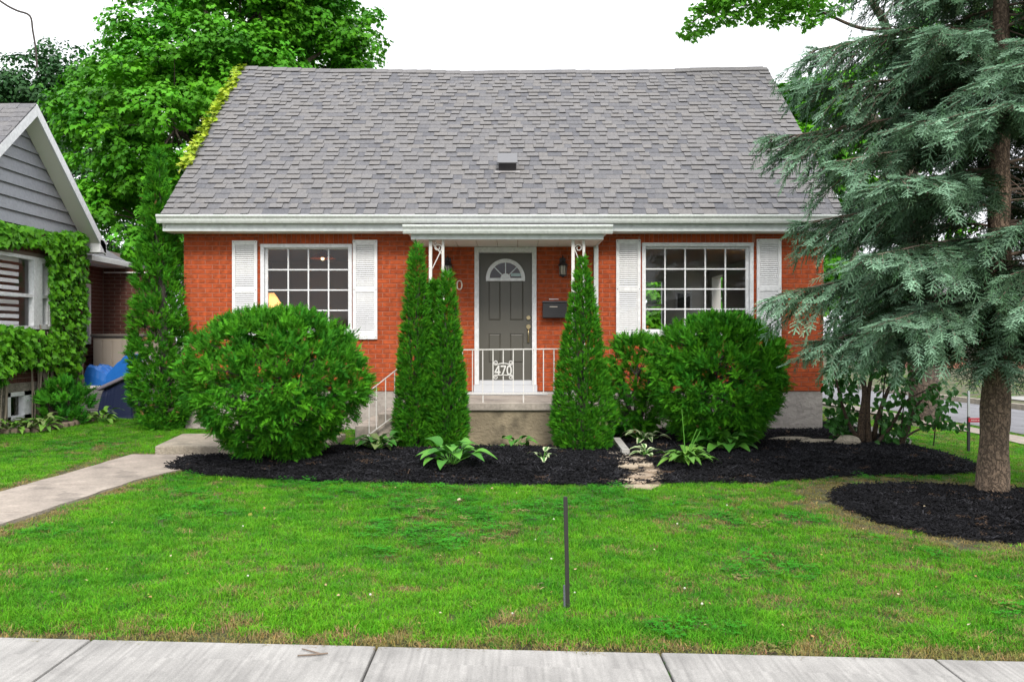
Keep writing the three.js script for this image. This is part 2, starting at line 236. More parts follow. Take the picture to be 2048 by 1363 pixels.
// wall core with its openings
function wallWithHoles(x0, x1, y0, y1, holes, depth) {
  const s = new THREE.Shape([new THREE.Vector2(x0, y0), new THREE.Vector2(x1, y0), new THREE.Vector2(x1, y1), new THREE.Vector2(x0, y1)]);
  for (const [a, b, c, d] of holes) s.holes.push(new THREE.Path([new THREE.Vector2(a, Math.max(c, y0 + 0.004)), new THREE.Vector2(a, d), new THREE.Vector2(b, d), new THREE.Vector2(b, Math.max(c, y0 + 0.004))]));
  return new THREE.ExtrudeGeometry(s, { depth, bevelEnabled: false });
}
const core = wallWithHoles(hx0, hx1, yB, yT, Object.values(openings), 0.2); core.translate(0, 0, ZW - 0.2 - 0.007); boxUV(core);
const frontWall = H('wall', core, M.mortar);
H('foundation', span(hx0 + 0.02, hx1 - 0.012, -0.2, yB, ZW - 0.25, ZW - 0.012), M.foundation);
// bricks
R = rng(5);
const brickTones = [[0.54, 0.108, 0.033], [0.52, 0.102, 0.032], [0.56, 0.114, 0.036], [0.50, 0.095, 0.030], [0.53, 0.113, 0.039], [0.46, 0.087, 0.029]];
const brickMat = brickTones.map((c, i) => { const t = rep(T.paint, 2.2); t.offset.set(i * 0.17, i * 0.31); return mat('painted brick ' + i, c, 0.8, { specularIntensity: 0.4, map: t, bumpMap: rep(T.fineBump, 5), bumpScale: 0.003 }); });
function brickGeo(w, h, d, c, seed) { // chamfered block, front face towards +z
  const j = (k) => (hash(seed, k, 77) - 0.5) * 0.003, W = w / 2, Hh = h / 2;
  const o = [[-W, -Hh], [W, -Hh], [W, Hh], [-W, Hh]], f = o.map(([x, y], k) => [x - Math.sign(x) * c + j(k), y - Math.sign(y) * c + j(k + 9), d + j(k + 20) * 0.6]), a = o.map(([x, y]) => [x, y, d - c]), b = o.map(([x, y]) => [x, y, -0.004]), L = [];
  const q = (p0, p1, p2, p3) => L.push(...p0, ...p1, ...p2, ...p0, ...p2, ...p3);
  q(...f); for (let k = 0; k < 4; k++) { const n = (k + 1) % 4; q(a[k], a[n], f[n], f[k]); q(b[k], b[n], a[n], a[k]); }
  const g = tri(L), uv = g.attributes.uv; for (let i = 0; i < uv.count; i++) uv.setXY(i, uv.getX(i) + seed * 0.37, uv.getY(i) + seed * 0.21); return g;
}
const CO = 0.0694, BL = 0.2105, JT = 0.009;
const brickVar = [0, 1, 2, 3, 4, 5].map((s) => brickGeo(BL - JT, CO - JT, 0.007, 0.003, s));
const rowlock = [0, 1, 2].map((s) => brickGeo(CO - JT, 0.165 - JT, 0.007, 0.003, s + 10));
const allBricks = [];
const lintels = [[openings.left[0] - 0.03, openings.left[1] + 0.03], [openings.right[0] - 0.03, openings.right[1] + 0.03]];
{
  const n = Math.round((yT - yB) / CO);
  for (let r = 0; r < n; r++) {
    const y0 = yB + r * CO, yc = y0 + CO / 2; if (y0 + CO > yT + 0.02) break;
    let free = [[hx0, hx1]];
    const cut = (a, b) => { free = free.flatMap(([p, q]) => b <= p || a >= q ? [[p, q]] : [[p, a], [b, q]].filter(([u, v]) => v - u > 0.02)); };
    for (const [a, b, c, d] of Object.values(openings)) if (yc > c - 0.02 && yc < d + 0.02) cut(a, b);
    for (const [a, b] of lintels) if (yc > openings.left[3] && yc < openings.left[3] + 0.19) cut(a, b);
    for (const [p, q] of free) for (let x = hx0 + (r % 2 ? -BL / 2 : 0) - BL; x < q; x += BL) {
      const a = Math.max(p, x), b = Math.min(q, x + BL); if (b - a < 0.03) continue;
      allBricks.push({ x: (a + b) / 2, y: yc, w: (b - a) / BL, full: b - a > BL - 0.001, g: brickVar[Math.floor(R() * 6)], m: Math.floor(R() * R() * 6) });
    }
  }
  for (const [a, b] of lintels) for (let x = a; x + CO <= b + 0.01; x += CO) allBricks.push({ x: x + CO / 2, y: openings.left[3] + 0.09, w: 1, full: true, g: rowlock[Math.floor(R() * 3)], m: Math.floor(R() * R() * 6) });
}
{ // the 300 that show best are parts, the others one part
  const hid = (b) => (b.x > -4.6 && b.x < -2.0 && b.y < 2.0) || (b.x > -1.75 && b.x < -0.63 && b.y < 2.35) || (b.x > 0.6 && b.x < 1.5 && b.y < 2.2) || (b.x > 1.4 && b.x < 4.1 && b.y < 1.9) || b.x > 4.2 || b.x < -4.75 || (b.x > -4.15 && b.x < -3.77) || (b.x > -2.36 && b.x < -1.99) || (b.x > 1.53 && b.x < 1.91) || (b.x > 3.6 && b.x < 3.99);
  const show = allBricks.filter((b) => b.full && !hid(b)).sort((p, q) => hash(p.x * 1000 | 0, p.y * 1000 | 0) - hash(q.x * 1000 | 0, q.y * 1000 | 0)).slice(0, 300), is = new Set(show);
  for (const b of show) part('brick', b.g, brickMat[b.m], frontWall, V(b.x + 0.12, b.y - 0.3, ZW - 0.007 + 16.8));
  const X = new THREE.Matrix4();
  brickMat.forEach((m, k) => { const L = allBricks.filter((b) => !is.has(b) && b.m === k).map((b) => b.g.clone().applyMatrix4(X.makeScale(b.w, 1, 1).setPosition(b.x, b.y, ZW - 0.007))); if (L.length) { const o = wpart('brickwork', merge(L), m, house); o.userData.kind = 'stuff'; } });
  // side walls and back wall
  const side = (name, X0, face, holes) => {
    const L = []; for (let r = 0; r < 33; r++) for (let z = -D - 0.2; z > zBack; z -= BL) { const zz = z - (r % 2 ? BL / 2 : 0) - BL / 2, yc = yB + (r + 0.5) * CO; if (zz < zBack + 0.1) continue; if (holes.some(([a, b, c, d]) => zz > a - 0.1 && zz < b + 0.1 && yc > c && yc < d)) continue; const g = brickVar[r % 6].clone(); g.rotateY(face * Math.PI / 2); g.translate(X0, yc, zz); L.push(g); }
    const o = wpart('brickwork', merge(L), brickMat[0], house); o.userData.kind = 'stuff';
    const c = wallWithHoles(-ZW + 0.21, -zBack, yB, yT, holes.map(([a, b, y0, y1]) => [-b, -a, y0, y1]), 0.2); c.rotateY(Math.PI / 2); c.translate(face > 0 ? X0 - 0.2 : X0, 0, 0); H('wall', boxUV(c), M.plaster);
    H('foundation', span(face > 0 ? X0 - 0.22 : X0 + 0.012, face > 0 ? X0 - 0.012 : X0 + 0.22, -0.2, yB, zBack, ZW - 0.25), M.foundation);
  };
  side('left', hx0, -1, []); side('right', hx1, 1, [[-19.9, -18.9, 2.05, 3.0]]);
  const back = wallWithHoles(hx0 + 0.2, hx1 - 0.2, yB, yT, [[2.7, 3.42, 1.85, 2.98]], 0.2); back.translate(0, 0, zBack); H('wall', boxUV(back), M.plaster);
}
// roof: deck, ridge, shingle courses
const eaveZ = -12.9, eaveY = 3.44, ridgeZ = -16.86, ridgeY = 6.72, rx0 = -5.03, rx1 = 4.78;
const slopeLen = Math.hypot(ridgeZ - eaveZ, ridgeY - eaveY), sU = V(0, (ridgeY - eaveY) / slopeLen, (ridgeZ - eaveZ) / slopeLen), sN = V(0, -sU.z, sU.y);
const sag = (x, v) => v < 0 ? 0 : -0.075 * (1 - ((x + 0.12) / 4.9) ** 2) * (v / slopeLen) ** 1.5 + 0.008 * Math.sin(x * 2.1) * (v / slopeLen) + 0.004 * Math.sin(x * 5 + v * 3);
const roofPt = (x, v, n = 0) => V(x, eaveY + sU.y * v + sN.y * n + sag(x, v), eaveZ + sU.z * v + sN.z * n);
{
  const deck = (front) => { const pos = [], idx = [], nx = 20, ny = 10; for (const n of [-0.012, -0.11]) for (let j = 0; j <= ny; j++) for (let i = 0; i <= nx; i++) { const p = roofPt(lerp(rx0 + 0.01, rx1 - 0.01, i / nx), slopeLen * j / ny, n); pos.push(p.x, p.y, front ? p.z : 2 * ridgeZ - p.z); } const k = (nx + 1) * (ny + 1); for (const o of [0, k]) for (let j = 0; j < ny; j++) for (let i = 0; i < nx; i++) { const a = o + j * (nx + 1) + i; idx.push(a, a + 1, a + nx + 1, a + nx + 1, a + 1, a + nx + 2); } for (const i of [0, nx]) for (let j = 0; j < ny; j++) { const a = j * (nx + 1) + i, b = a + nx + 1; idx.push(a, b, a + k, b, b + k, a + k); } for (let i = 0; i < nx; i++) idx.push(i, i + k, i + 1, i + 1, i + k, i + k + 1); const g0 = new THREE.BufferGeometry(); g0.setAttribute('position', new THREE.Float32BufferAttribute(pos, 3)); g0.setIndex(idx); const g = g0.toNonIndexed(); g.computeVertexNormals(); return boxUV(g); };
  const shingleDark = mat('shingle felt', [0.10, 0.10, 0.105], 0.95, { map: rep(T.granule, 2) });
  const roof = H('roof', deck(true), shingleDark); H('roof', deck(false), shingleDark);
  R = rng(21);
  const tones = [[0.245, 0.237, 0.232], [0.258, 0.250, 0.244], [0.222, 0.217, 0.218], [0.250, 0.239, 0.228], [0.192, 0.191, 0.199], [0.266, 0.254, 0.242], [0.165, 0.166, 0.178]];
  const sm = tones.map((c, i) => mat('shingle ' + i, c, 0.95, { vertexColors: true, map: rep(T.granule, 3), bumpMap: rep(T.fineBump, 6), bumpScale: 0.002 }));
  const EX = slopeLen / 36;
  // a tab: wedge, thick at its lower edge
  const tab = (w, th, seed) => { const L = [], z0 = 0, h = EX + 0.03, a = [0, 0, th], b = [w, 0, th + (hash(seed, 1) - 0.5) * 0.003], c = [w, h, 0.0015], d = [0, h, 0.0015], e = [0, 0, z0 - 0.006], f = [w, 0, z0 - 0.006], q = (p0, p1, p2, p3) => L.push(...p0, ...p1, ...p2, ...p0, ...p2, ...p3), e2 = [0, h, -0.006], f2 = [w, h, -0.006]; q(a, b, c, d); q(e, f, b, a); q(f, f2, c, b); q(e2, e, a, d); const g = tri(L), uv = g.attributes.uv, p = g.attributes.position; for (let i = 0; i < uv.count; i++) uv.setXY(i, p.getX(i) + seed * 0.3, p.getY(i) + seed * 0.17); const nn = g.attributes.normal, cc = []; for (let i = 0; i < nn.count; i++) { const e = nn.getY(i) < -0.5 ? 0.12 : 1; cc.push(e, e, e); } g.setAttribute('color', new THREE.Float32BufferAttribute(cc, 3)); return g; };   // dark asphalt cut edge, with the shadow line under each tab painted in
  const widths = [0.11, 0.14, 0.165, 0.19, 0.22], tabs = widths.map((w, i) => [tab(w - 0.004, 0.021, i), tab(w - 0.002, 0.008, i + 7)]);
  const B = new THREE.Matrix4().makeBasis(V(1, 0, 0), sU, sN), rest = sm.map(() => []); let n = 0;
  for (let row = 0; row < 36; row++) {
    let x = rx0 - rr(0, 0.1), raised = R() < 0.5;
    while (x < rx1) {
      const wi = Math.floor(R() * 5); let w = widths[wi]; if (x + w < rx0) { x += w; continue; }
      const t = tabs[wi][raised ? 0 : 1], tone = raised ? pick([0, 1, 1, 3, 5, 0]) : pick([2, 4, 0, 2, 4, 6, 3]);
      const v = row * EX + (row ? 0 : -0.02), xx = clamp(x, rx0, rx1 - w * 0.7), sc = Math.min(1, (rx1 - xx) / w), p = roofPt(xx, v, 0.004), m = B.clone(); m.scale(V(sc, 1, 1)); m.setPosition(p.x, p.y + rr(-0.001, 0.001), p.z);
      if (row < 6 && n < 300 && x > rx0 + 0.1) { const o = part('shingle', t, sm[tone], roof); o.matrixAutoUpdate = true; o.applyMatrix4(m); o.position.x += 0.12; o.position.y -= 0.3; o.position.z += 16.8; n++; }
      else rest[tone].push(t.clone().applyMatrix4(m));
      x += w; raised = R() < 0.78 ? !raised : raised;
    }
  }
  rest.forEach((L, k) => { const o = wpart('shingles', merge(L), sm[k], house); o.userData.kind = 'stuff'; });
  for (let x = rx0; x < rx1 - 0.1; x += 0.27) { const p = roofPt(x + 0.13, slopeLen, 0.012), g = merge([bx(0.3, 0.012, 0.15, 0, 0, 0.07).rotateX(0.69), bx(0.3, 0.012, 0.15, 0, 0, -0.07).rotateX(-0.69)]); g.rotateZ(0.02); g.translate(p.x, p.y + 0.012, p.z); wpart('ridge_cap', g, sm[Math.floor(R() * 4)], house); }
  // vent box on the slope
  const vp = roofPt(-0.07, 1.22, 0.005), vb = V(-0.07, vp.y, vp.z), vB = new THREE.Matrix4().makeBasis(V(1, 0, 0), sU, sN).setPosition(vb.x, vb.y - 0.02, vb.z), vent = wpart('roof_vent', merge([rb(0.27, 0.26, 0.17, 0, 0.15, 0.085, 0.012)]).applyMatrix4(new THREE.Matrix4().makeBasis(V(1, 0, 0), sU, sN).setPosition(vb.x, vb.y - 0.02, vb.z)), mat('vent plastic', [0.03, 0.027, 0.03], 0.3), house);
  wpart('vent_lid', rb(0.31, 0.30, 0.022, 0, 0.15, 0.18, 0.006).applyMatrix4(vB), mat('vent lid', [0.11, 0.11, 0.115], 0.5), vent);
  wpart('flashing', (() => { const g = bx(0.44, 0.004, 0.34, 0, 0, 0); g.rotateX(Math.PI / 2 - Math.atan2(sU.z * -1, sU.y)); g.rotateX(0); const q = new THREE.Quaternion().setFromRotationMatrix(new THREE.Matrix4().makeBasis(V(1, 0, 0), sN, sU.clone().negate())); const h = bx(0.38, 0.004, 0.05, 0, 0, 0); h.applyQuaternion(q); const p = roofPt(-0.07, 1.20, 0.026); h.translate(p.x, p.y, p.z); return h; })(), mat('flashing metal', [0.27, 0.26, 0.26], 0.7), house);
  // gable ends and rake boards
  for (const [x, s] of [[hx0, -1], [hx1, 1]]) {
    const g = new THREE.ExtrudeGeometry(new THREE.Shape([new THREE.Vector2(-ZW + 0.1, yT), new THREE.Vector2(-zBack, yT), new THREE.Vector2(-ridgeZ, ridgeY - 0.2)]), { depth: 0.12, bevelEnabled: false }); g.rotateY(Math.PI / 2); g.translate(s > 0 ? x - 0.12 : x, 0, 0); H('gable', boxUV(g), M.trim);
    for (const f of [1, -1]) { const a = V(s < 0 ? rx0 + 0.02 : rx1 - 0.02, eaveY - 0.13, eaveZ - 0.02), b = V(a.x, ridgeY - 0.14, ridgeZ); if (f < 0) a.z = 2 * ridgeZ - a.z; H('rake_board', sqbar(a, b, 0.025, 0.16), M.trim); }
  }
  // fascia, soffit, gutter
  H('fascia', span(-5.04, 4.79, 3.205, 3.405, -12.995, -12.975, 0.003), M.trim);
  H('soffit', span(-5.03, 4.78, 3.208, 3.222, ZW + 0.001, -12.996), M.soffit);
  for (const x of [-5.035, 4.785]) H('eave_return', span(x - 0.006, x + 0.006, 3.206, 3.43, ZW - 0.1, -12.997), M.trim);
  const gp = [[0, 0], [0, 0.115], [0.012, 0.115], [0.012, 0.105], [0.095, 0.105], [0.085, 0.118], [0.125, 0.118], [0.13, 0.112], [0.128, 0.09], [0.105, 0.06], [0.1, 0.03], [0.085, 0.0]];
  const gut = (x0, x1, y, z) => { const g = new THREE.ExtrudeGeometry(new THREE.Shape(gp.map(([a, b]) => new THREE.Vector2(a, b))), { depth: x1 - x0, bevelEnabled: false }); g.rotateY(-Math.PI / 2); g.scale(-1, 1, 1); const p = g.attributes.position; for (let i = 0; i < p.count; i++) { const X = p.getX(i), Y = p.getY(i), Z = p.getZ(i); p.setXYZ(i, X, Y, Z); } const idx = g.index; g.translate(x0, y, z); const q = g.toNonIndexed(); const P = q.attributes.position; q.computeVertexNormals(); return boxUV(q); };
  makeGutter = gut;
  H('gutter', gut(-5.09, 4.84, 3.312, -12.974), M.gutter);
}
// ------------------------------------------------------------------ windows and shutters
function houseWindow(o, cols, rows, px0, px1, py0, py1) {
  const [x0, x1, y0, y1] = o, z = ZW, w = wpart('window', merge([span(x0, x1, y1 - 0.055, y1, z - 0.1, z + 0.02, 0.004), span(x0, x0 + 0.055, y0 + 0.05, y1 - 0.0552, z - 0.1, z + 0.02, 0.004), span(x1 - 0.055, x1, y0 + 0.05, y1 - 0.0552, z - 0.1, z + 0.02, 0.004)]), M.white, house);
  const W = (n, g, m) => wpart(n, g, m, w);
  W('sill', merge([span(x0 - 0.02, x1 + 0.02, y0 - 0.03, y0 + 0.048, z - 0.1, z + 0.05, 0.008)]), M.white);
  const a = wx(px0), b = wx(px1), c = wy(py1), d = wy(py0), zp = z - 0.06;
  W('frame', merge([span(x0 + 0.056, a, y0 + 0.05, y1 - 0.056, zp - 0.02, zp + 0.02), span(b, x1 - 0.056, y0 + 0.05, y1 - 0.056, zp - 0.02, zp + 0.02), span(a + 0.001, b - 0.001, d, y1 - 0.056, zp - 0.02, zp + 0.018), span(a + 0.001, b - 0.001, y0 + 0.05, c, zp - 0.02, zp + 0.018)]), M.white);
  const pw = (b - a) / cols, ph = (d - c) / rows, m = 0.011;
  for (let i = 1; i < cols; i++) W('muntin', span(a + i * pw - m, a + i * pw + m, c, d, zp - 0.012, zp + 0.012, 0.004), M.white);
  for (let j = 1; j < rows; j++) W('muntin', span(a, b, c + j * ph - m * 0.95, c + j * ph + m * 0.95, zp - 0.011, zp + 0.011, 0.004), M.white);
  for (let i = 0; i < cols; i++) for (let j = 0; j < rows; j++) { const g = new THREE.PlaneGeometry(pw - 0.012, ph - 0.012); g.rotateY((hash(i, j, 31) - 0.5) * 0.006); g.rotateX((hash(i, j, 32) - 0.5) * 0.008); g.translate(a + (i + 0.5) * pw, c + (j + 0.5) * ph, zp); W('pane', g, M.glass); }
}
houseWindow(openings.left, 4, 4, 534, 696, 498, 661);
houseWindow(openings.right, 5, 4, 1291, 1493, 497, 658);
{
  const slatG = (() => { const g = bx(0.272, 0.022, 0.004, 0, 0, 0); g.rotateX(-0.6); return g; })();
  for (const [p0, p1, q0, q1] of [[465, 515, 481, 679], [706, 755, 480, 678], [1232, 1281, 479, 677], [1513, 1562, 478, 676]]) {
    const x0 = wx(p0), x1 = wx(p1), y0 = wy(q1), y1 = wy(q0), z0 = ZW + 0.004, z1 = ZW + 0.034, st = 0.048;
    const mid = lerp(y0, y1, 0.50), s = wpart('shutter', merge([span(x0, x0 + st, y0, y1, z0, z1, 0.004), span(x1 - st, x1, y0, y1, z0, z1, 0.004), span(x0 + st, x1 - st, y1 - 0.065, y1, z0, z1 - 0.002), span(x0 + st, x1 - st, y0, y0 + 0.105, z0, z1 - 0.002), span(x0 + st, x1 - st, mid - 0.033, mid + 0.033, z0, z1 - 0.002), span(x0 + st, x1 - st, y0 + 0.1, y1 - 0.06, z0, z0 + 0.006)]), M.shutter, house);
    for (const [a, b] of [[y0 + 0.117, mid - 0.04], [mid + 0.045, y1 - 0.075]]) { const n = Math.round((b - a) / 0.031); for (let k = 0; k <= n; k++) part('slat', slatG, M.shutter, s, V((x0 + x1) / 2 + 0.12, lerp(a, b, k / n) - 0.3, ZW + 0.022 + 16.8)); }
    for (const [x, y] of [[x0 + 0.02, y1 - 0.025], [x1 - 0.02, y1 - 0.025], [x0 + 0.02, mid], [x1 - 0.02, mid], [x0 + 0.02, y0 + 0.03], [x1 - 0.02, y0 + 0.03]]) { const g = new THREE.CylinderGeometry(0.006, 0.006, 0.006, 8); g.rotateX(Math.PI / 2); g.translate(x, y, z1 + 0.002); wpart('screw', g, M.black, s); }
  }
}
// ------------------------------------------------------------------ front door
{
  const x0 = wx(958), x1 = wx(1064), y0 = wy(762), y1 = wy(505), fx0 = wx(949), fx1 = wx(1073), fy1 = wy(494), z = ZW - 0.05;
  const fr = wpart('door_frame', merge([span(fx0, x0, y0 - 0.05, fy1, z - 0.06, ZW + 0.03, 0.004), span(x1, fx1, y0 - 0.05, fy1, z - 0.06, ZW + 0.03, 0.004), span(x0 + 0.001, x1 - 0.001, y1, fy1, z - 0.06, ZW + 0.028)]), M.white, house);
  wpart('threshold', merge([span(fx0 - 0.01, fx1 + 0.01, 0.868, y0 - 0.052, z - 0.06, ZW + 0.07, 0.005), span(x0, x1, y0 - 0.05, y0 + 0.012, z - 0.06, ZW + 0.0, 0.003)]), mat('threshold', [0.5, 0.51, 0.53], 0.5), fr);
  const cx = (x0 + x1) / 2, fy = wy(556), fr2 = 0.245, panels = [[wx(977), wx(1001), wy(640), wy(560)], [wx(1020), wx(1047), wy(640), wy(560)], [wx(977), wx(1001), wy(725), wy(667)], [wx(1020), wx(1047), wy(725), wy(667)]];
  const s = new THREE.Shape([new THREE.Vector2(x0 + 0.003, y0 + 0.013), new THREE.Vector2(x1 - 0.003, y0 + 0.013), new THREE.Vector2(x1 - 0.003, y1 - 0.003), new THREE.Vector2(x0 + 0.003, y1 - 0.003)]);
  const hole = new THREE.Path(); hole.moveTo(cx - fr2, fy); hole.absarc(cx, fy, fr2, Math.PI, 0, true); hole.lineTo(cx - fr2, fy); s.holes.push(hole);
  for (const [a, b, c, d] of panels) s.holes.push(new THREE.Path([new THREE.Vector2(a, c), new THREE.Vector2(a, d), new THREE.Vector2(b, d), new THREE.Vector2(b, c)]));
  const g = new THREE.ExtrudeGeometry(s, { depth: 0.02, bevelEnabled: false, curveSegments: 24 }); g.translate(0, 0, z - 0.02);
  const leaf = wpart('door', boxUV(g), M.door, house);
  for (const [a, b, c, d] of panels) { const q = new THREE.ExtrudeGeometry(new THREE.Shape([new THREE.Vector2(a + 0.022, c + 0.022), new THREE.Vector2(b - 0.022, c + 0.022), new THREE.Vector2(b - 0.022, d - 0.022), new THREE.Vector2(a + 0.022, d - 0.022)]), { depth: 0.002, bevelEnabled: true, bevelSize: 0.02, bevelThickness: 0.01, bevelSegments: 1 }); q.translate(0, 0, z - 0.016); const back = span(a - 0.01, b + 0.01, c - 0.01, d + 0.01, z - 0.024, z - 0.014); wpart('door_panel', merge([boxUV(q), back]), M.door, leaf); }
  // fanlight with its glazing bars
  const ring = new THREE.Shape(); ring.moveTo(cx - 0.285, fy - 0.035); ring.lineTo(cx + 0.285, fy - 0.035); ring.absarc(cx, fy, 0.285, 0, Math.PI, false); const in2 = new THREE.Path(); in2.moveTo(cx - 0.24, fy); in2.absarc(cx, fy, 0.24, Math.PI, 0, true); in2.lineTo(cx - 0.24, fy); ring.holes.push(in2);
  const rg = new THREE.ExtrudeGeometry(ring, { depth: 0.016, bevelEnabled: true, bevelSize: 0.006, bevelThickness: 0.006, bevelSegments: 2, curveSegments: 28 }); rg.translate(0, 0, z - 0.004);
  const fan = wpart('fanlight_frame', boxUV(rg), M.white, leaf);
  const bars = [45, 90, 135].map((A) => { const a = A * Math.PI / 180; return sqbar(V(cx + 0.06 * Math.cos(a), fy + 0.06 * Math.sin(a), z), V(cx + 0.245 * Math.cos(a), fy + 0.245 * Math.sin(a), z), 0.013, 0.013); });
  const hub = new THREE.CylinderGeometry(0.075, 0.075, 0.016, 24, 1, false, -Math.PI / 2, Math.PI); hub.rotateX(Math.PI / 2); hub.rotateZ(Math.PI); hub.translate(cx, fy - 0.002, z);
  wpart('fanlight_bar', merge([...bars, hub]), M.white, leaf);
  for (let k = 0; k < 4; k++) { const gg = new THREE.CircleGeometry(0.25, 10, k * Math.PI / 4, Math.PI / 4); gg.translate(cx, fy, z - 0.008); wpart('fanlight_pane', gg, M.glass, leaf); }
  wpart('notice', bx(0.15, 0.045, 0.002, cx + 0.155, fy + 0.055, z - 0.018), mat('paper notice', [0.30, 0.42, 0.40], 0.8), leaf);
  // lock and handle set
  const hx = wx(1057);
  const dead = new THREE.CylinderGeometry(0.03, 0.034, 0.025, 16); dead.rotateX(Math.PI / 2); dead.translate(hx, wy(635), z + 0.012); wpart('lock', dead, M.brass, leaf);
  const rose = new THREE.CylinderGeometry(0.034, 0.038, 0.02, 16); rose.rotateX(Math.PI / 2); rose.translate(hx, wy(653), z + 0.01);
  wpart('handle', merge([rose, tube(curve([V(hx, wy(658), z + 0.01), V(hx, wy(662), z + 0.05), V(hx, wy(672), z + 0.055), V(hx, wy(680), z + 0.04), V(hx, wy(683), z + 0.01)], 16), 0.012, 8), cyl(0.02, 0.02, 0.01, hx, wy(684), z + 0.01)]), M.brass, leaf);
}
// ------------------------------------------------------------------ canopy over the door, with its iron posts
const canopyY = 3.016, cFront = -12.24, porchY = 0.835, porchZ = -11.7;
{
  const x0 = -1.375, x1 = 1.245;
  const soff = merge([...Array(9)].map((_, i) => span(lerp(x0, x1, i / 9) + 0.003, lerp(x0, x1, (i + 1) / 9) - 0.003, canopyY, canopyY + 0.014, ZW + 0.002, cFront - 0.022)));
  const cp = wpart('canopy', merge([span(x0, x1, canopyY - 0.012, canopyY + 0.1, cFront - 0.02, cFront, 0.004), span(x0, x0 + 0.02, canopyY - 0.012, canopyY + 0.1, ZW + 0.002, cFront - 0.0205), span(x1 - 0.02, x1, canopyY - 0.012, canopyY + 0.1, ZW + 0.002, cFront - 0.0205)]), M.trim, house);
  wpart('soffit', soff, M.soffit, cp);
  const rf = tri((() => { const a = V(x0 - 0.06, 3.185, cFront + 0.05), b = V(x1 + 0.06, 3.185, cFront + 0.05), c = V(x1 + 0.02, 3.31, ZW + 0.3), d = V(x0 - 0.02, 3.31, ZW + 0.3), lo = (p) => p.clone().add(V(0, -0.022, 0)), q = (...p) => [p[0], p[1], p[2], p[0], p[2], p[3]].flatMap((v) => [v.x, v.y, v.z]); return [...q(a, b, c, d), ...q(lo(a), lo(b), b, a), ...q(lo(d), lo(a), a, d), ...q(lo(b), lo(c), c, b), ...q(lo(a), lo(d), lo(c), lo(b))]; })());
  wpart('canopy_roof', rf, mats['shingle 2'], cp);
  const edge = []; R = rng(8); for (let x = x0 + 0.02; x < x1 - 0.06; x += 0.3) edge.push(rb(0.3, 0.01, 0.22, x + 0.15, 3.262 + rr(-0.006, 0.01), -12.78, 0.003).translate(0, 0, 0)); wpart('canopy_shingle', merge(edge), mats['shingle 6'], cp);
  wpart('gutter', makeGutter(-1.475, 1.362, 3.075, cFront + 0.002), M.gutter, cp);
  for (const [x, s] of [[x0 - 0.02, -1], [x1 + 0.02, 1]]) wpart('side_trim', span(x - 0.018, x + 0.018, 3.075, 3.19, ZW + 0.3, cFront + 0.0), M.gutter, cp);
  wpart('beam', span(wx(1187), wx(1196), 1.9, 3.2, ZW + 0.003, ZW + 0.07, 0.004), M.trim, house).name = 'downspout';
  // posts: pairs of square bars with scrolls between
  const scroll = (a, b, r, turns, flip) => { // straight bar from a to b that curls in at b
    const L = [a]; const d = b.clone().sub(a).normalize(), s = V(-d.y, d.x, 0).multiplyScalar(flip), c = b.clone().addScaledVector(s, r); for (let k = 0; k <= 30; k++) { const t = k / 30 * turns * Math.PI * 2, q = r * (1 - 0.62 * k / 30), e = s.clone().multiplyScalar(-Math.cos(t) * q).addScaledVector(d, Math.sin(t) * q); L.push(c.clone().add(e)); } return tube(curve(L, 70), 0.0075, 6);
  };
  for (const [a, b, f] of [[-1.118, -0.947, 1], [0.837, 0.985, -1]]) {
    const z = -12.35, p = wpart('canopy_post', merge([span(a - 0.022, a + 0.022, porchY, canopyY - 0.001, z - 0.022, z + 0.022, 0.004), span(b - 0.018, b + 0.018, porchY, canopyY - 0.001, z - 0.018, z + 0.018, 0.004)]), M.iron, house), L = [];
    const inA = f > 0 ? a + 0.025 : b - 0.022, inB = f > 0 ? b - 0.022 : a + 0.025;
    for (const y of [2.98, 2.42, 1.86]) { L.push(scroll(V(inA, y - 0.36, z), V(inB, y - 0.1, z), 0.055, 1.15, f)); if (f > 0) L.push(scroll(V(inB, y - 0.16, z), V(inA + 0.002, y - 0.02, z), 0.035, 1.0, -f)); }
    wpart('scrollwork', merge(L), M.iron, p);
  }
}
// ------------------------------------------------------------------ porch, steps, pad
{
  const porch = thing('porch', 'raised concrete porch landing with stucco sides under the front door', 'porch', [0, 0.3, -12.5]);
  wpart('base', span(-1.42, 1.26, 0.0, porchY - 0.1, ZW + 0.01, porchZ, 0.02), M.porchStucco, porch);
  const top = span(-1.45, 1.28, porchY - 0.1, porchY, ZW + 0.012, porchZ + 0.035, 0.012), p = top.attributes.position; for (let i = 0; i < p.count; i++) if (p.getZ(i) > -12) p.setY(i, p.getY(i) - 0.012); wpart('landing', top, M.porchTop, porch);
  wpart('door_step', span(-0.72, 0.52, porchY + 0.001, porchY + 0.034, ZW + 0.013, ZW + 0.22, 0.006), mats.threshold, porch);
  for (let k = 0; k < 2; k++) wpart('step', span(-1.46 - 0.3 * (k + 1), -1.46 - 0.3 * k, 0.0, porchY - 0.16 * (k + 1), ZW + 0.015, porchZ - 0.1, 0.012), M.porchTop, porch);
  const pad = new THREE.ExtrudeGeometry(new THREE.Shape(padPoly.map(([x, z]) => new THREE.Vector2(x, -z))), { depth: 0.2, bevelEnabled: true, bevelSize: 0.02, bevelThickness: 0.02, bevelSegments: 2 }); pad.rotateX(-Math.PI / 2); pad.translate(0, 0.14, 0);
  single('concrete_pad', boxUV(pad), M.oldConcrete, 'thick rough concrete slab between the path and the porch steps', 'concrete slab');
}
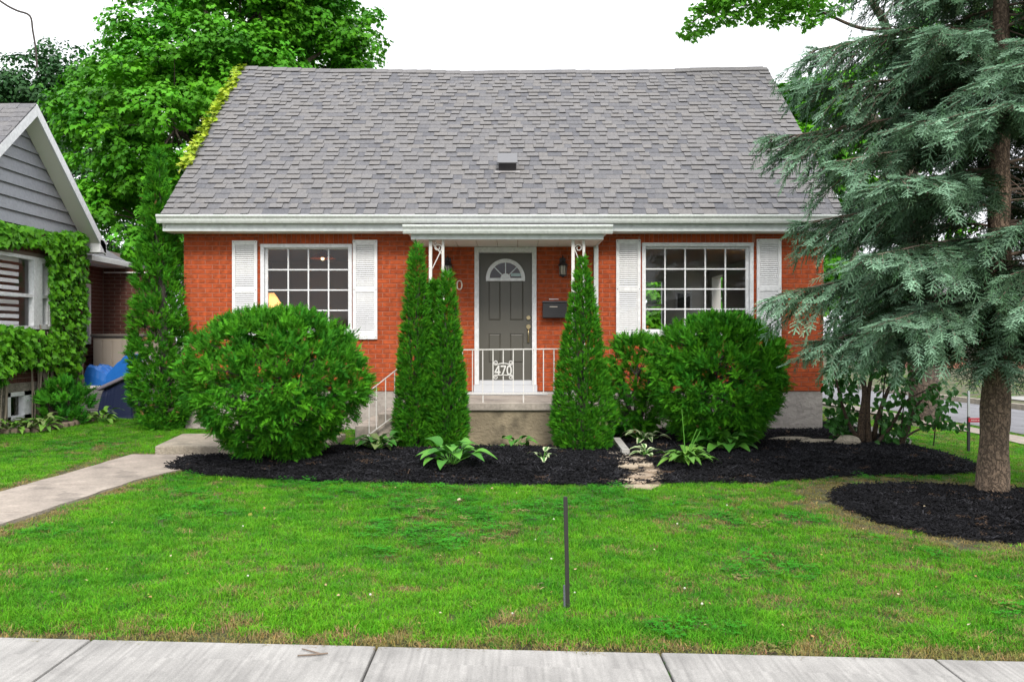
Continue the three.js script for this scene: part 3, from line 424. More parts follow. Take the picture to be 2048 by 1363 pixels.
// ------------------------------------------------------------------ railings
const font = await new FontLoader().loadAsync('fonts/droid/droid_sans_regular.typeface.json');
{
  const z = -11.76, d = 11.76, X = (px) => (px - CX) * d / F, Y = (py) => EYE + (HOR - py) * d / F, r = thing('porch_railing', 'white painted iron railing with house number 470 in front of the door', 'railing', [0, 0.82, z]);
  const rail = (n, g) => wpart(n, g, M.iron, r);
  rail('top_rail', merge([sqbar(V(-1.38, Y(700), z), V(1.2, Y(696.5), z), 0.014, 0.03)]));
  rail('bottom_rail', sqbar(V(-1.38, Y(788), z), V(1.2, Y(785), z), 0.016, 0.03));
  const bal = [-1.36, X(905), X(925), X(945), X(965.5), X(986), X(1026.5), X(1047), X(1067), X(1087), X(1108), X(1130)];
  bal.forEach((x) => rail('baluster', span(x - 0.0065, x + 0.0065, Y(787), Y(698), z - 0.0065, z + 0.0065)));
  const mx = X(1006.5); rail('baluster', span(mx - 0.0065, mx + 0.0065, Y(728), Y(698), z - 0.0065, z + 0.0065)); rail('baluster', span(mx - 0.0065, mx + 0.0065, Y(787), Y(751), z - 0.0065, z + 0.0065));
  for (const x of [X(966), X(1047), -1.3, 1.15]) rail('post', span(x - 0.008, x + 0.008, porchY - 0.03, Y(788), z - 0.008, z + 0.008));
  const sc = (y, dir) => { const L = []; for (const s of [-1, 1]) { const A = []; for (let k = 0; k <= 26; k++) { const t = k / 26 * 1.3 * Math.PI * 2, q = 0.03 * (1 - 0.68 * k / 26); A.push(V(mx + s * (0.097 - 0.0 + 0.0) + s * Math.sin(t) * q * 1, y + dir * (0.03 - Math.cos(t) * q) - 0.012 * dir, z)); } L.push(tube(curve([V(mx, y + 0.012, z), V(mx + s * 0.05, y + 0.006, z), ...A.map((p) => p)], 60), 0.0062, 6)); } return L; };
  rail('scrollwork', merge([...sc(Y(728), 1), ...sc(Y(751), -1)]));
  const t = new TextGeometry('470', { font, size: 0.118, depth: 0.008, curveSegments: 6, bevelEnabled: true, bevelSize: 0.004, bevelThickness: 0.002, bevelSegments: 1 }); t.computeBoundingBox(); const w = t.boundingBox.max.x; t.scale(0.225 / w, 1, 1); t.translate(mx - 0.113, Y(749), z - 0.004); rail('number', boxUV(t));
  // sloping rail down the steps
  const s = thing('stair_railing', 'rusty white iron handrail sloping down beside the porch steps', 'railing', [-1.9, 0.3, -11.72]), zz = -11.72, S = (n, g) => wpart(n, g, M.iron, s), q = (px, py) => V((px - CX) * 11.72 / F, EYE + (HOR - py) * 11.72 / F, zz);
  S('top_rail', sqbar(q(733, 786), q(795, 737), 0.014, 0.026)); S('bottom_rail', sqbar(q(733, 872), q(795, 826), 0.014, 0.026));
  for (const px of [738, 752.5, 771, 789]) { const yt = 737 + (795 - px) * 0.79, yb = px === 789 || px === 738 ? 884 : 826 + (795 - px) * 0.742; S('baluster', sqbar(q(px, yt), q(px, yb), 0.012)); }
  const n = thing('house_number', 'cream metal house number on the brick beside the door', 'number', [wx(893), wy(578), ZW + 0.004]);
  [['4', wx(862)], ['7', wx(890)], ['0', wx(919)]].forEach(([c, x]) => { const g = new TextGeometry(c, { font, size: 0.138, depth: 0.008, curveSegments: 8, bevelEnabled: true, bevelSize: 0.001, bevelThickness: 0.001, bevelSegments: 1 }); g.computeBoundingBox(); const b = g.boundingBox; g.translate(x - (b.min.x + b.max.x) / 2, wy(579), ZW + 0.003); wpart('digit', boxUV(g), mat('number cream', [0.62, 0.55, 0.45], 0.5), n); });
}
// ------------------------------------------------------------------ lanterns, mailbox
{
  const seed = mat('seeded glass', [0.75, 0.72, 0.6], 0.35, { transmission: 0.6, thickness: 0 });
  const make = (px, label) => {
    const x = wx(px), y = wy(553), t = thing('wall_lantern', label, 'wall lantern', [x, y, ZW + 0.1]);
    part('back_plate', merge([rb(0.09, 0.16, 0.02, 0, 0.2, -0.092, 0.006), tube(curve([V(0, 0.24, -0.09), V(0, 0.3, -0.04), V(0, 0.27, 0), V(0, 0.235, 0)], 10), 0.009, 6)]), M.black, t);
    const cap = new THREE.LatheGeometry([[0.001, 0.235], [0.02, 0.23], [0.03, 0.205], [0.05, 0.19], [0.075, 0.165], [0.072, 0.155], [0.001, 0.155]].map(([a, b]) => new THREE.Vector2(a, b)), 14); part('cap', cap, M.black, t);
    part('glass', (() => { const g = new THREE.CylinderGeometry(0.052, 0.048, 0.13, 8, 1, true); g.translate(0, 0.088, 0); return g; })(), seed, t);
    part('cage', merge([...Array(8)].map((_, k) => { const a = k / 8 * Math.PI * 2; return bar(V(0.054 * Math.cos(a), 0.02, 0.054 * Math.sin(a)), V(0.057 * Math.cos(a), 0.16, 0.057 * Math.sin(a)), 0.004, 5); }).concat([cyl(0.056, 0.05, 0.022, 0, 0.0, 0, 14), cyl(0.012, 0.03, 0.02, 0, -0.02, 0)])), M.black, t);
    part('socket', cyl(0.014, 0.014, 0.06, 0, 0.02, 0), M.white, t);
  };
  make(1125, 'black wall lantern above the mailbox'); make(896, 'black wall lantern half hidden behind the iron post above the house number');
  const t = thing('mailbox', 'black metal mailbox with white letter on top, on the brick by the door', 'mailbox', [wx(1109), wy(636), ZW + 0.08]);
  part('box', rb(0.36, 0.22, 0.13, 0, 0.11, -0.01, 0.012), M.black, t); part('lid', (() => { const g = rb(0.37, 0.03, 0.15, 0, 0.235, -0.004, 0.01); return g; })(), mat('mailbox lid', [0.05, 0.05, 0.055], 0.4), t);
  part('nameplate', bx(0.115, 0.012, 0.003, -0.02, 0.165, 0.057), mat('nameplate', [0.5, 0.45, 0.38], 0.5), t);
  single('letter', bx(0.14, 0.012, 0.02, wx(1107), wy(598.5), ZW + 0.08), M.white, 'white envelope lying on the mailbox lid', 'letter');
}
// ------------------------------------------------------------------ rooms behind the windows
{
  const z0 = ZW - 0.21, R0 = (n, g, m) => H(n, g, m);
  R0('room_floor', span(hx0 + 0.2, hx1 - 0.2, 0.78, 0.9, zBack + 0.2, z0), M.woodFloor);
  R0('room_ceiling', span(hx0 + 0.2, hx1 - 0.2, 3.16, 3.2, zBack + 0.2, z0), M.ceiling);
  R0('partition', span(-1.0, -0.92, 0.9, 3.16, -18.0, z0), M.plaster); R0('partition', span(0.86, 0.94, 0.9, 3.16, zBack + 0.2, z0), M.plaster);
  R0('partition', merge([span(hx0 + 0.2, -2.98, 0.9, 3.16, -17.6, -17.5), span(-2.1, -1.001, 0.9, 3.16, -17.6, -17.5), span(-2.98, -2.1, 2.9, 3.16, -17.6, -17.5)]), M.plaster);
  R0('hall_wall', span(-0.919, 0.859, 0.9, 3.16, -16.1, -16.0), mat('red hall wall', [0.25, 0.14, 0.14], 0.9));
  const bw = H('window', merge([span(2.69, 2.74, 1.85, 2.98, zBack + 0.02, zBack + 0.16), span(3.38, 3.43, 1.85, 2.98, zBack + 0.02, zBack + 0.16), span(2.741, 3.379, 2.38, 2.42, zBack + 0.06, zBack + 0.12), span(2.741, 3.379, 2.93, 2.98, zBack + 0.02, zBack + 0.16)]), M.white); wpart('pane', (() => { const g = new THREE.PlaneGeometry(0.66, 1.1); g.translate(3.06, 2.4, zBack + 0.09); return g; })(), M.glass, bw);
  const pf = thing('picture_frame', 'white framed dark picture on the room wall, seen through the five-pane-wide window', 'picture', [at(1368, 601, 20.15).x, at(1368, 601, 20.15).y, zBack + 0.215]);
  part('frame', merge([rb(0.38, 0.05, 0.03, 0, 0.19, 0), rb(0.38, 0.05, 0.03, 0, -0.19, 0), rb(0.05, 0.33, 0.028, -0.165, 0, 0), rb(0.05, 0.33, 0.028, 0.165, 0, 0)]), M.white, pf); part('picture', bx(0.3, 0.36, 0.008, 0, 0, -0.004), mat('dark print', [0.03, 0.032, 0.035], 0.4), pf);
  const shade = mat('lamp shade cloth', [0.8, 0.72, 0.6], 0.95, { transmission: 0.5, thickness: 0 }), bulb = mat('lamp bulb', [0.9, 0.8, 0.6], 0.5, { emissive: new THREE.Color(1, 0.72, 0.36), emissiveIntensity: 1.5 });
  const lamp = (x, y, z, k, label, power) => {
    const t = thing('table_lamp', label, 'lamp', [x, 0.9, z]), b = y - 0.9;
    part('table', merge([cyl(0.2, 0.2, 0.02, 0, b - 0.5, 0, 20), cyl(0.025, 0.025, b - 0.5, 0, 0, 0), cyl(0.16, 0.14, 0.02, 0, 0, 0, 16)]), M.woodFloor, t);
    part('lamp_base', new THREE.LatheGeometry([[0.001, 0], [0.08, 0], [0.07, 0.02], [0.03, 0.08], [0.06, 0.2], [0.02, 0.34], [0.012, 0.5], [0.001, 0.5]].map(([a, c]) => new THREE.Vector2(a, c)), 16).translate(0, b - 0.48, 0), mat('lamp ceramic', [0.5, 0.4, 0.3], 0.4), t);
    part('lamp_shade', (() => { const g = new THREE.CylinderGeometry(0.05 * k, 0.2 * k, 0.24 * k, 24, 1, true); g.translate(0, b + 0.12 * k, 0); return g; })(), shade, t);
    part('lamp_bulb', new THREE.SphereGeometry(0.032, 12, 8).translate(0, b + 0.07 * k, 0), bulb, t);
    const l = new THREE.PointLight(0xffb060, power, 0, 2); l.position.set(x, y + 0.07 * k, z); l.castShadow = true; scene.add(l);
  };
  { const p = at(541, 624, 14.15); lamp(p.x, p.y, p.z, 1.25, 'lit table lamp with cone shade behind the four-pane-wide window', 0.22); }
  { const p = at(1459, 648, 15.6); lamp(p.x, p.y, p.z, 0.5, 'small lit lamp with narrow white shade behind the five-pane-wide window', 0.1); }
  const q = at(645, 517, 15.4), pl = thing('pendant_lamp', 'copper pendant lamp hanging inside behind the four-pane-wide window', 'lamp', [q.x, q.y, q.z]);
  part('lamp_shade', new THREE.LatheGeometry([[0.22, 0], [0.2, 0.02], [0.08, 0.08], [0.03, 0.12], [0.001, 0.12]].map(([a, c]) => new THREE.Vector2(a, c)), 24), mat('copper', [0.5, 0.2, 0.09], 0.4, { metalness: 0.6 }), pl);
  part('cord', bar(V(0, 0.12, 0), V(0, 3.16 - q.y, 0), 0.006, 5), M.black, pl); part('lamp_bulb', new THREE.SphereGeometry(0.03, 10, 8).translate(0, 0.0, 0), bulb, pl);
  const l = new THREE.PointLight(0xffb060, 0.05, 0, 2); l.position.set(q.x, q.y, q.z); l.castShadow = true; scene.add(l);
}
// ================================================================== NEIGHBOUR'S HOUSE (its gable end faces this house)
const XN = -7.3;
const nd = (px, X = XN) => -X * F / (CX - px);                           // distance of a pixel on that gable wall
const ny = (px, py, X = XN) => EYE + (HOR - py) * nd(px, X) / F;
{
  const nb = thing('neighbour_house', 'neighbouring house with grey clapboard gable over ivy covered brown brick', 'house', [-9.5, 0.3, -14]);
  const N = (n, g, m, p = nb) => wpart(n, g, m, p);
  const brown = mat('brown brick', [0.13, 0.045, 0.03], 0.9, { map: rep(T.paint, 2), bumpMap: rep(T.fineBump, 4), bumpScale: 0.004 }), mort = mat('brown mortar', [0.20, 0.155, 0.125], 0.95), stone = mat('neighbour foundation', [0.36, 0.34, 0.31], 0.95, { map: rep(T.stucco, 0.8), bumpMap: rep(T.stuccoBump, 0.8), bumpScale: 0.015 });
  const d0 = 10.9, d1 = 15.35, dp = 13.28, yS = 3.34, w = { a: 11.6, b: nd(98), y0: 1.80, y1: 2.9 }, bw = { a: nd(14), b: nd(61), y0: 0.46, y1: 0.87 };
  const alongZ = (a, b, y0, y1, holes, dep) => { const g = wallWithHoles(a, b, y0, y1, holes, dep); g.rotateY(Math.PI / 2); return boxUV(g); };
  N('wall', alongZ(d0, d1, 1.0, yS, [[w.a, w.b, w.y0, w.y1]], 0.25).translate(XN - 0.26, 0, 0), mort);
  N('foundation', alongZ(d0, d1, -0.1, 1.0, [[bw.a, bw.b, bw.y0, bw.y1]], 0.25).translate(XN - 0.245, 0, 0), stone);
  const bg = brickGeo(0.205, 0.06, 0.008, 0.003, 4), rowsOf = (a, b, y0, y1, holes, put) => { const L = []; let r = 0; for (let y = y0; y + 0.07 < y1; y += 0.07, r++) for (let x = a - (r % 2) * 0.108; x < b; x += 0.216) { const u = Math.max(a, x), v = Math.min(b, x + 0.216); if (v - u < 0.04 || holes.some(([p, q, c, e]) => v > p && u < q && y + 0.07 > c && y < e)) continue; const g = bg.clone(); g.scale((v - u) / 0.216, 1, 1); put(g, (u + v) / 2, y + 0.035); L.push(g); } return merge(L); };
  const faceX = (X) => (g, t, y) => { g.rotateY(Math.PI / 2); g.translate(X, y, -t); }, faceZ = (z) => (g, x, y) => g.translate(x, y, z);
  N('brickwork', rowsOf(d0, d1, 1.0, yS, [[w.a, w.b, w.y0 - 0.05, w.y1]], faceX(XN - 0.01)), brown).userData.kind = 'stuff';
  // gable with clapboards
  const rise = (5.0 - 3.3) / (d1 + 0.1 - dp), yAt = (t) => 5.0 - Math.abs(t - dp) * rise;
  const gs = new THREE.ExtrudeGeometry(new THREE.Shape([new THREE.Vector2(2 * dp - d1, yS), new THREE.Vector2(d1, yS), new THREE.Vector2(dp, 4.98)]), { depth: 0.2, bevelEnabled: false }); gs.rotateY(Math.PI / 2); gs.translate(XN - 0.21, 0, 0);
  const gable = N('gable', boxUV(gs), mat('gable board', [0.12, 0.125, 0.135], 0.8));
  const siding = mat('grey clapboard', [0.30, 0.31, 0.335], 0.6, { map: rep(T.fine, 1) });
  for (let y = yS; y < 4.9; y += 0.19) { const h = (5.0 - y) / rise - 0.02, h2 = Math.max(0.02, (5.0 - y - 0.19) / rise - 0.02), z = -dp, A = [XN + 0.03, y, z + h], B = [XN + 0.03, y, z - h], C = [XN - 0.006, y + 0.2, z - h2], E = [XN - 0.006, y + 0.2, z + h2], a2 = [XN - 0.01, y, z + h], b2 = [XN - 0.01, y, z - h]; wpart('clapboard', tri([...A, ...B, ...C, ...A, ...C, ...E, ...a2, ...b2, ...B, ...a2, ...B, ...A]), siding, gable); }
  // roof, rake boards, soffit
  const rx = -7.0, rl = -12.5, sh = mats['shingle 2'], thick = 0.09, yR = 5.12, yE = 3.27, dE = 15.52, up = (t) => yR - Math.abs(t - dp) * (yR - yE) / (dE - dp);
  const slab = (t0, t1, off, th, xa, xb) => { const p = [[t0, up(t0) + off], [t1, up(t1) + off], [t1, up(t1) + off - th], [t0, up(t0) + off - th]].map(([t, y]) => new THREE.Vector2(t, y)); const g = new THREE.ExtrudeGeometry(new THREE.Shape(p), { depth: xb - xa, bevelEnabled: false }); g.rotateY(Math.PI / 2); g.translate(xa, 0, 0); return boxUV(g); };
  const roof = N('roof', merge([slab(2 * dp - dE, dp, 0, 0.08, rl, rx - 0.03), slab(dp, dE, 0, 0.08, rl, rx - 0.03)]), mats['shingle felt']);
  { // courses on the slope that faces the street
    R = rng(31); const len = Math.hypot(dE - dp, yR - yE), U = V(0, (yR - yE) / len, -(dE - dp) / len), Nn = V(0, -U.z, U.y), B = new THREE.Matrix4().makeBasis(V(1, 0, 0), U, Nn), L = [[], [], []];
    for (let r = 0; r < len / 0.143 - 1.2; r++) { let x = rl; let k = r % 2; while (x < rx) { const wd = Math.min(rr(0.14, 0.3), rx - x + 0.001), g = new THREE.BoxGeometry(Math.max(0.004, wd - 0.004), 0.17, k % 2 ? 0.014 : 0.007); g.translate(wd / 2, 0.085, 0); const p = V(x, up(2 * dp - dE) + U.y * r * 0.143, -(2 * dp - dE) + U.z * r * 0.143).addScaledVector(Nn, 0.008); B.setPosition(p); L[k % 2 ? 0 : (R() < 0.5 ? 1 : 2)].push(boxUV(g.applyMatrix4(B))); x += wd; k++; } }
    L.forEach((l, i) => { N('shingles', merge(l), mats['shingle ' + [2, 4, 0][i]]).userData.kind = 'stuff'; });
  }
  for (const [a, b] of [[2 * dp - dE, dp - 0.001], [dp + 0.001, dE]]) N('rake_board', slab(a, b, -0.012, 0.17, rx - 0.03, rx), M.white);
  N('soffit', merge([slab(2 * dp - dE, dp - 0.05, -0.16, 0.015, XN + 0.02, rx - 0.031), slab(dp + 0.05, dE - 0.02, -0.16, 0.015, XN + 0.02, rx - 0.031)]), mat('neighbour soffit', [0.70, 0.70, 0.62], 0.6));
  N('eave_return', span(XN - 0.1, rx, 3.12, 3.34, -dE - 0.02, -dE + 0.22, 0.006), M.white);
  // big window with zebra blind, narrow sash beside it
  const win = N('window', (() => { const fr = (a, b, y0, y1, th) => [span(XN - 0.06, XN + 0.03, y0, y0 + th, -b, -a), span(XN - 0.06, XN + 0.03, y1 - th, y1, -b, -a), span(XN - 0.06, XN + 0.03, y0 + th, y1 - th, -a - th, -a), span(XN - 0.06, XN + 0.03, y0 + th, y1 - th, -b, -b + th)]; return merge([...fr(w.a, w.b, w.y0, w.y1, 0.05), span(XN - 0.05, XN + 0.034, w.y0 + 0.05, w.y1 - 0.05, -nd(80), -nd(63)), ...fr(nd(80), w.b - 0.05, w.y0 + 0.05, w.y1 - 0.05, 0.03).map((g) => g.translate(-0.012, 0, 0)), span(XN - 0.05, XN + 0.02, 2.28, 2.33, -w.b + 0.05, -w.a - 0.05)]); })(), M.white);
  N('pane', (() => { const g = new THREE.PlaneGeometry(w.b - w.a - 0.1, w.y1 - w.y0 - 0.1); g.rotateY(Math.PI / 2); g.translate(XN - 0.035, (w.y0 + w.y1) / 2, -(w.a + w.b) / 2); return g; })(), M.glass, win);
  for (let y = w.y0 + 0.06; y < w.y1 - 0.05; y += 0.105) N('blind_slat', span(XN - 0.14, XN - 0.136, y, y + 0.058, -nd(55), -w.a - 0.06), mat('blind', [0.82, 0.84, 0.86], 0.9), win);
  N('curtain', span(XN - 0.2, XN - 0.19, w.y0, 2.28, -w.b + 0.06, -nd(82)), mat('net curtain', [0.3, 0.32, 0.36], 0.9), win);
  N('room', merge([span(XN - 2, XN - 1.95, 0.9, 3.2, -d1, -d0), span(XN - 2, XN - 0.26, 1.2, 1.25, -d1, -d0), span(XN - 2, XN - 0.26, 3.1, 3.14, -d1, -d0), span(XN - 2, XN - 0.26, 0, 3.1, -d1 - 0.05, -d1 - 0.001), span(XN - 2, XN - 0.26, 0, 3.1, -d0 + 0.001, -d0 + 0.05), span(XN - 2, XN - 1.95, 0, 0.9, -d1, -d0)]), M.plaster);
  const b2 = N('basement_window', (() => { const a = bw.a, b = bw.b, y0 = bw.y0, y1 = bw.y1; return merge([span(XN - 0.08, XN + 0.01, y0, y0 + 0.06, -b, -a), span(XN - 0.08, XN + 0.01, y1 - 0.06, y1, -b, -a), span(XN - 0.08, XN + 0.01, y0, y1, -a - 0.07, -a), span(XN - 0.08, XN + 0.01, y0, y1, -b, -b + 0.2)]); })(), M.white);
  N('pane', new THREE.PlaneGeometry(bw.b - bw.a - 0.27, bw.y1 - bw.y0 - 0.12).rotateY(Math.PI / 2).translate(XN - 0.057, (bw.y0 + bw.y1) / 2, -(bw.a + bw.b) / 2 + 0.065), M.glass, b2);
  // rear wing in brown brick, set back, with its own low eaves
  const X2 = -7.75, z2 = -17.05;
  N('wall', span(X2 - 0.3, X2 - 0.01, 0.8, 3.05, z2, -d1 + 0.02), mort); N('brickwork', rowsOf(d1 - 0.02, -z2, 0.8, 3.05, [], faceX(X2 - 0.01)), brown).userData.kind = 'stuff';
  N('wall', span(X2 - 0.305, -6.75, 0.8, 3.0, z2 - 0.3, z2 - 0.012), mort); N('brickwork', rowsOf(X2, -6.76, 0.8, 3.0, [], faceZ(z2 - 0.012)), brown).userData.kind = 'stuff';
  N('foundation', merge([span(X2 - 0.3, X2 - 0.005, 0, 0.8, z2, -d1 + 0.02), span(X2 - 0.305, -6.745, 0, 0.8, z2 - 0.3, z2 - 0.008)]), stone);
  N('wall', span(-12, X2 - 0.31, 0.2, 3.4, -18.5, -17.4), mort);
  const wing = (x0, y0, x1, y1, za, zb) => tri((() => { const q = (...p) => [p[0], p[1], p[2], p[0], p[2], p[3]].flat(), th = 0.07; return [...q([x0, y0, za], [x0, y0, zb], [x1, y1, zb], [x1, y1, za]), ...q([x0, y0 - th, za], [x0, y0 - th, zb], [x1, y1 - th, zb], [x1, y1 - th, za]), ...q([x0, y0, za], [x1, y1, za], [x1, y1 - th, za], [x0, y0 - th, za]), ...q([x0, y0, za], [x0, y0 - th, za], [x0, y0 - th, zb], [x0, y0, zb])]; })());
  N('roof', wing(-7.32, 3.1, -9.4, 4.3, -15.3, -17.2), mats['shingle 4']); N('roof', wing(-6.62, 3.0, -9.4, 3.35, -17.0, -21), mats['shingle 4']);
  N('gutter', merge([span(-7.34, -7.24, 3.0, 3.1, -17.25, -15.5, 0.01), span(-6.64, -6.54, 2.9, 3.0, -21, -16.95, 0.01)]), M.gutter); N('soffit', merge([span(X2, -7.34, 2.99, 3.01, -17.2, -15.5), span(-7.7, -6.64, 2.89, 2.91, -17.4, -16.97)]), M.soffit);
  const w3 = N('window', span(X2 - 0.02, X2 + 0.03, 1.55, 2.65, -16.5, -15.75, 0.005), M.white); N('curtain', span(X2 + 0.031, X2 + 0.034, 1.63, 2.57, -16.42, -15.83), mats['net curtain'], w3);
}
// things in the gap between the houses
{
  const shed = thing('storage_shed', 'beige plastic storage shed against the brown brick wall', 'shed', [-6.95, 0.3, -16.6]), beige = mat('beige plastic', [0.30, 0.255, 0.20], 0.6);
  part('body', rb(1.25, 1.38, 0.7, 0, 0.69, 0, 0.02), beige, shed); for (let i = 0; i < 7; i++) part('panel', rb(0.16, 1.3, 0.02, -0.53 + i * 0.178, 0.68, 0.355, 0.008), beige, shed); part('lid', rb(1.32, 0.06, 0.78, 0, 1.41, 0, 0.02), mat('shed lid', [0.10, 0.085, 0.07], 0.6), shed);
  // crumpled blue tarpaulin over a heap
  const draped = (w, d, h, f, n = 26) => { const pos = [], idx = []; for (let j = 0; j <= n; j++) for (let i = 0; i <= n; i++) { const u = i / n, v = j / n, e = Math.min(u, 1 - u, v, 1 - v), y = f(u, v) * smooth(0, 0.16, e) * h; pos.push((u - 0.5) * w * (1 + 0.06 * (fbm(v * 5, u * 2, 2, 0, 3) - 0.5)), y + 0.05 * h * (Math.abs(fbm(u * 6 + v * 3, v * 9, 3, 0, 5) - 0.5) * 4), (v - 0.5) * d); } for (let j = 0; j < n; j++) for (let i = 0; i < n; i++) { const a = j * (n + 1) + i, b = a + n + 1; idx.push(a, b, a + 1, b, b + 1, a + 1); } const g = new THREE.BufferGeometry(); g.setAttribute('position', new THREE.Float32BufferAttribute(pos, 3)); g.setIndex(idx); const q = g.toNonIndexed(); q.computeVertexNormals(); return boxUV(q); };
  const tarp = draped(1.1, 0.8, 1.0, (u, v) => 0.82 + 0.22 * smooth(0.5, 0.85, u) - 0.12 * Math.exp(-(((u - 0.45) / 0.12) ** 2))); tarp.translate(-6.98, 0.33, -15.85); single('tarpaulin', tarp, mat('blue tarp', [0.015, 0.13, 0.45], 0.35), 'bright blue crumpled tarpaulin over a heap beside the shed', 'tarpaulin');
  const ac = thing('air_conditioner', 'grey metal air conditioner unit in front of the blue tarpaulin', 'air conditioner', [-6.95, 0.3, -15.1]); part('case', rb(0.55, 0.52, 0.3, 0, 0.26, 0, 0.02), mat('unit grey', [0.16, 0.16, 0.155], 0.6), ac); part('top', rb(0.58, 0.04, 0.34, 0, 0.54, 0, 0.015), mat('unit top', [0.42, 0.40, 0.37], 0.6), ac); for (let i = 0; i < 11; i++) part('louver', rb(0.46, 0.012, 0.012, 0, 0.06 + i * 0.038, 0.155, 0.004), mats['unit grey'], ac);
  const bb = thing('covered_barbecue', 'barbecue under a dark navy cover with a purple grey edge beside the tall cedar', 'barbecue', [-6.42, 0.3, -14.75]);
  part('cover', (() => { const g = draped(0.62, 0.5, 0.68, (u, v) => 0.72 + 0.34 * smooth(0.1, 0.9, u)); return g; })(), mat('navy cover', [0.012, 0.018, 0.05], 0.35), bb); part('hood', (() => { const g = rb(0.62, 0.06, 0.5, 0, 0, 0, 0.025); g.rotateZ(0.42); g.translate(0, 0.66, 0); return g; })(), mat('cover edge', [0.16, 0.14, 0.17], 0.8), bb); part('wheel', (() => { const g = new THREE.TorusGeometry(0.08, 0.03, 8, 18); g.translate(-0.14, 0.12, 0.27); return g; })(), mat('navy rubber', [0.02, 0.03, 0.07], 0.5), bb);
  const gt = thing('covered_bundle', 'pale grey tilted tarp-covered bundle beside the storage shed', 'bundle', [-6.35, 0.3, -15.5]); part('bundle', (() => { const g = draped(0.5, 0.4, 1.05, (u, v) => 0.7 + 0.35 * u); return g; })(), mat('grey bundle', [0.3, 0.3, 0.31], 0.8), gt);
}
// stone edging of the neighbour's bed
{
  R = rng(77); const e = structure('garden_edging'); const pts = nbBed.slice(0, 5); const stoneM = mat('edging stone', [0.24, 0.19, 0.15], 0.95, { map: rep(T.concrete, 2) });
  for (let i = 0; i < pts.length - 1; i++) { const L = Math.hypot(pts[i + 1][0] - pts[i][0], pts[i + 1][1] - pts[i][1]), n = Math.round(L / 0.13); for (let k = 0; k < n; k++) { const x = lerp(pts[i][0], pts[i + 1][0], (k + 0.5) / n), z = lerp(pts[i][1], pts[i + 1][1], (k + 0.5) / n), g = rb(0.12, rr(0.08, 0.12), 0.1, 0, 0.03, 0, 0.03); g.rotateY(rr(0, 3)); g.translate(x, ground(x, z), z); part('stone', g, stoneM, e); } }
}
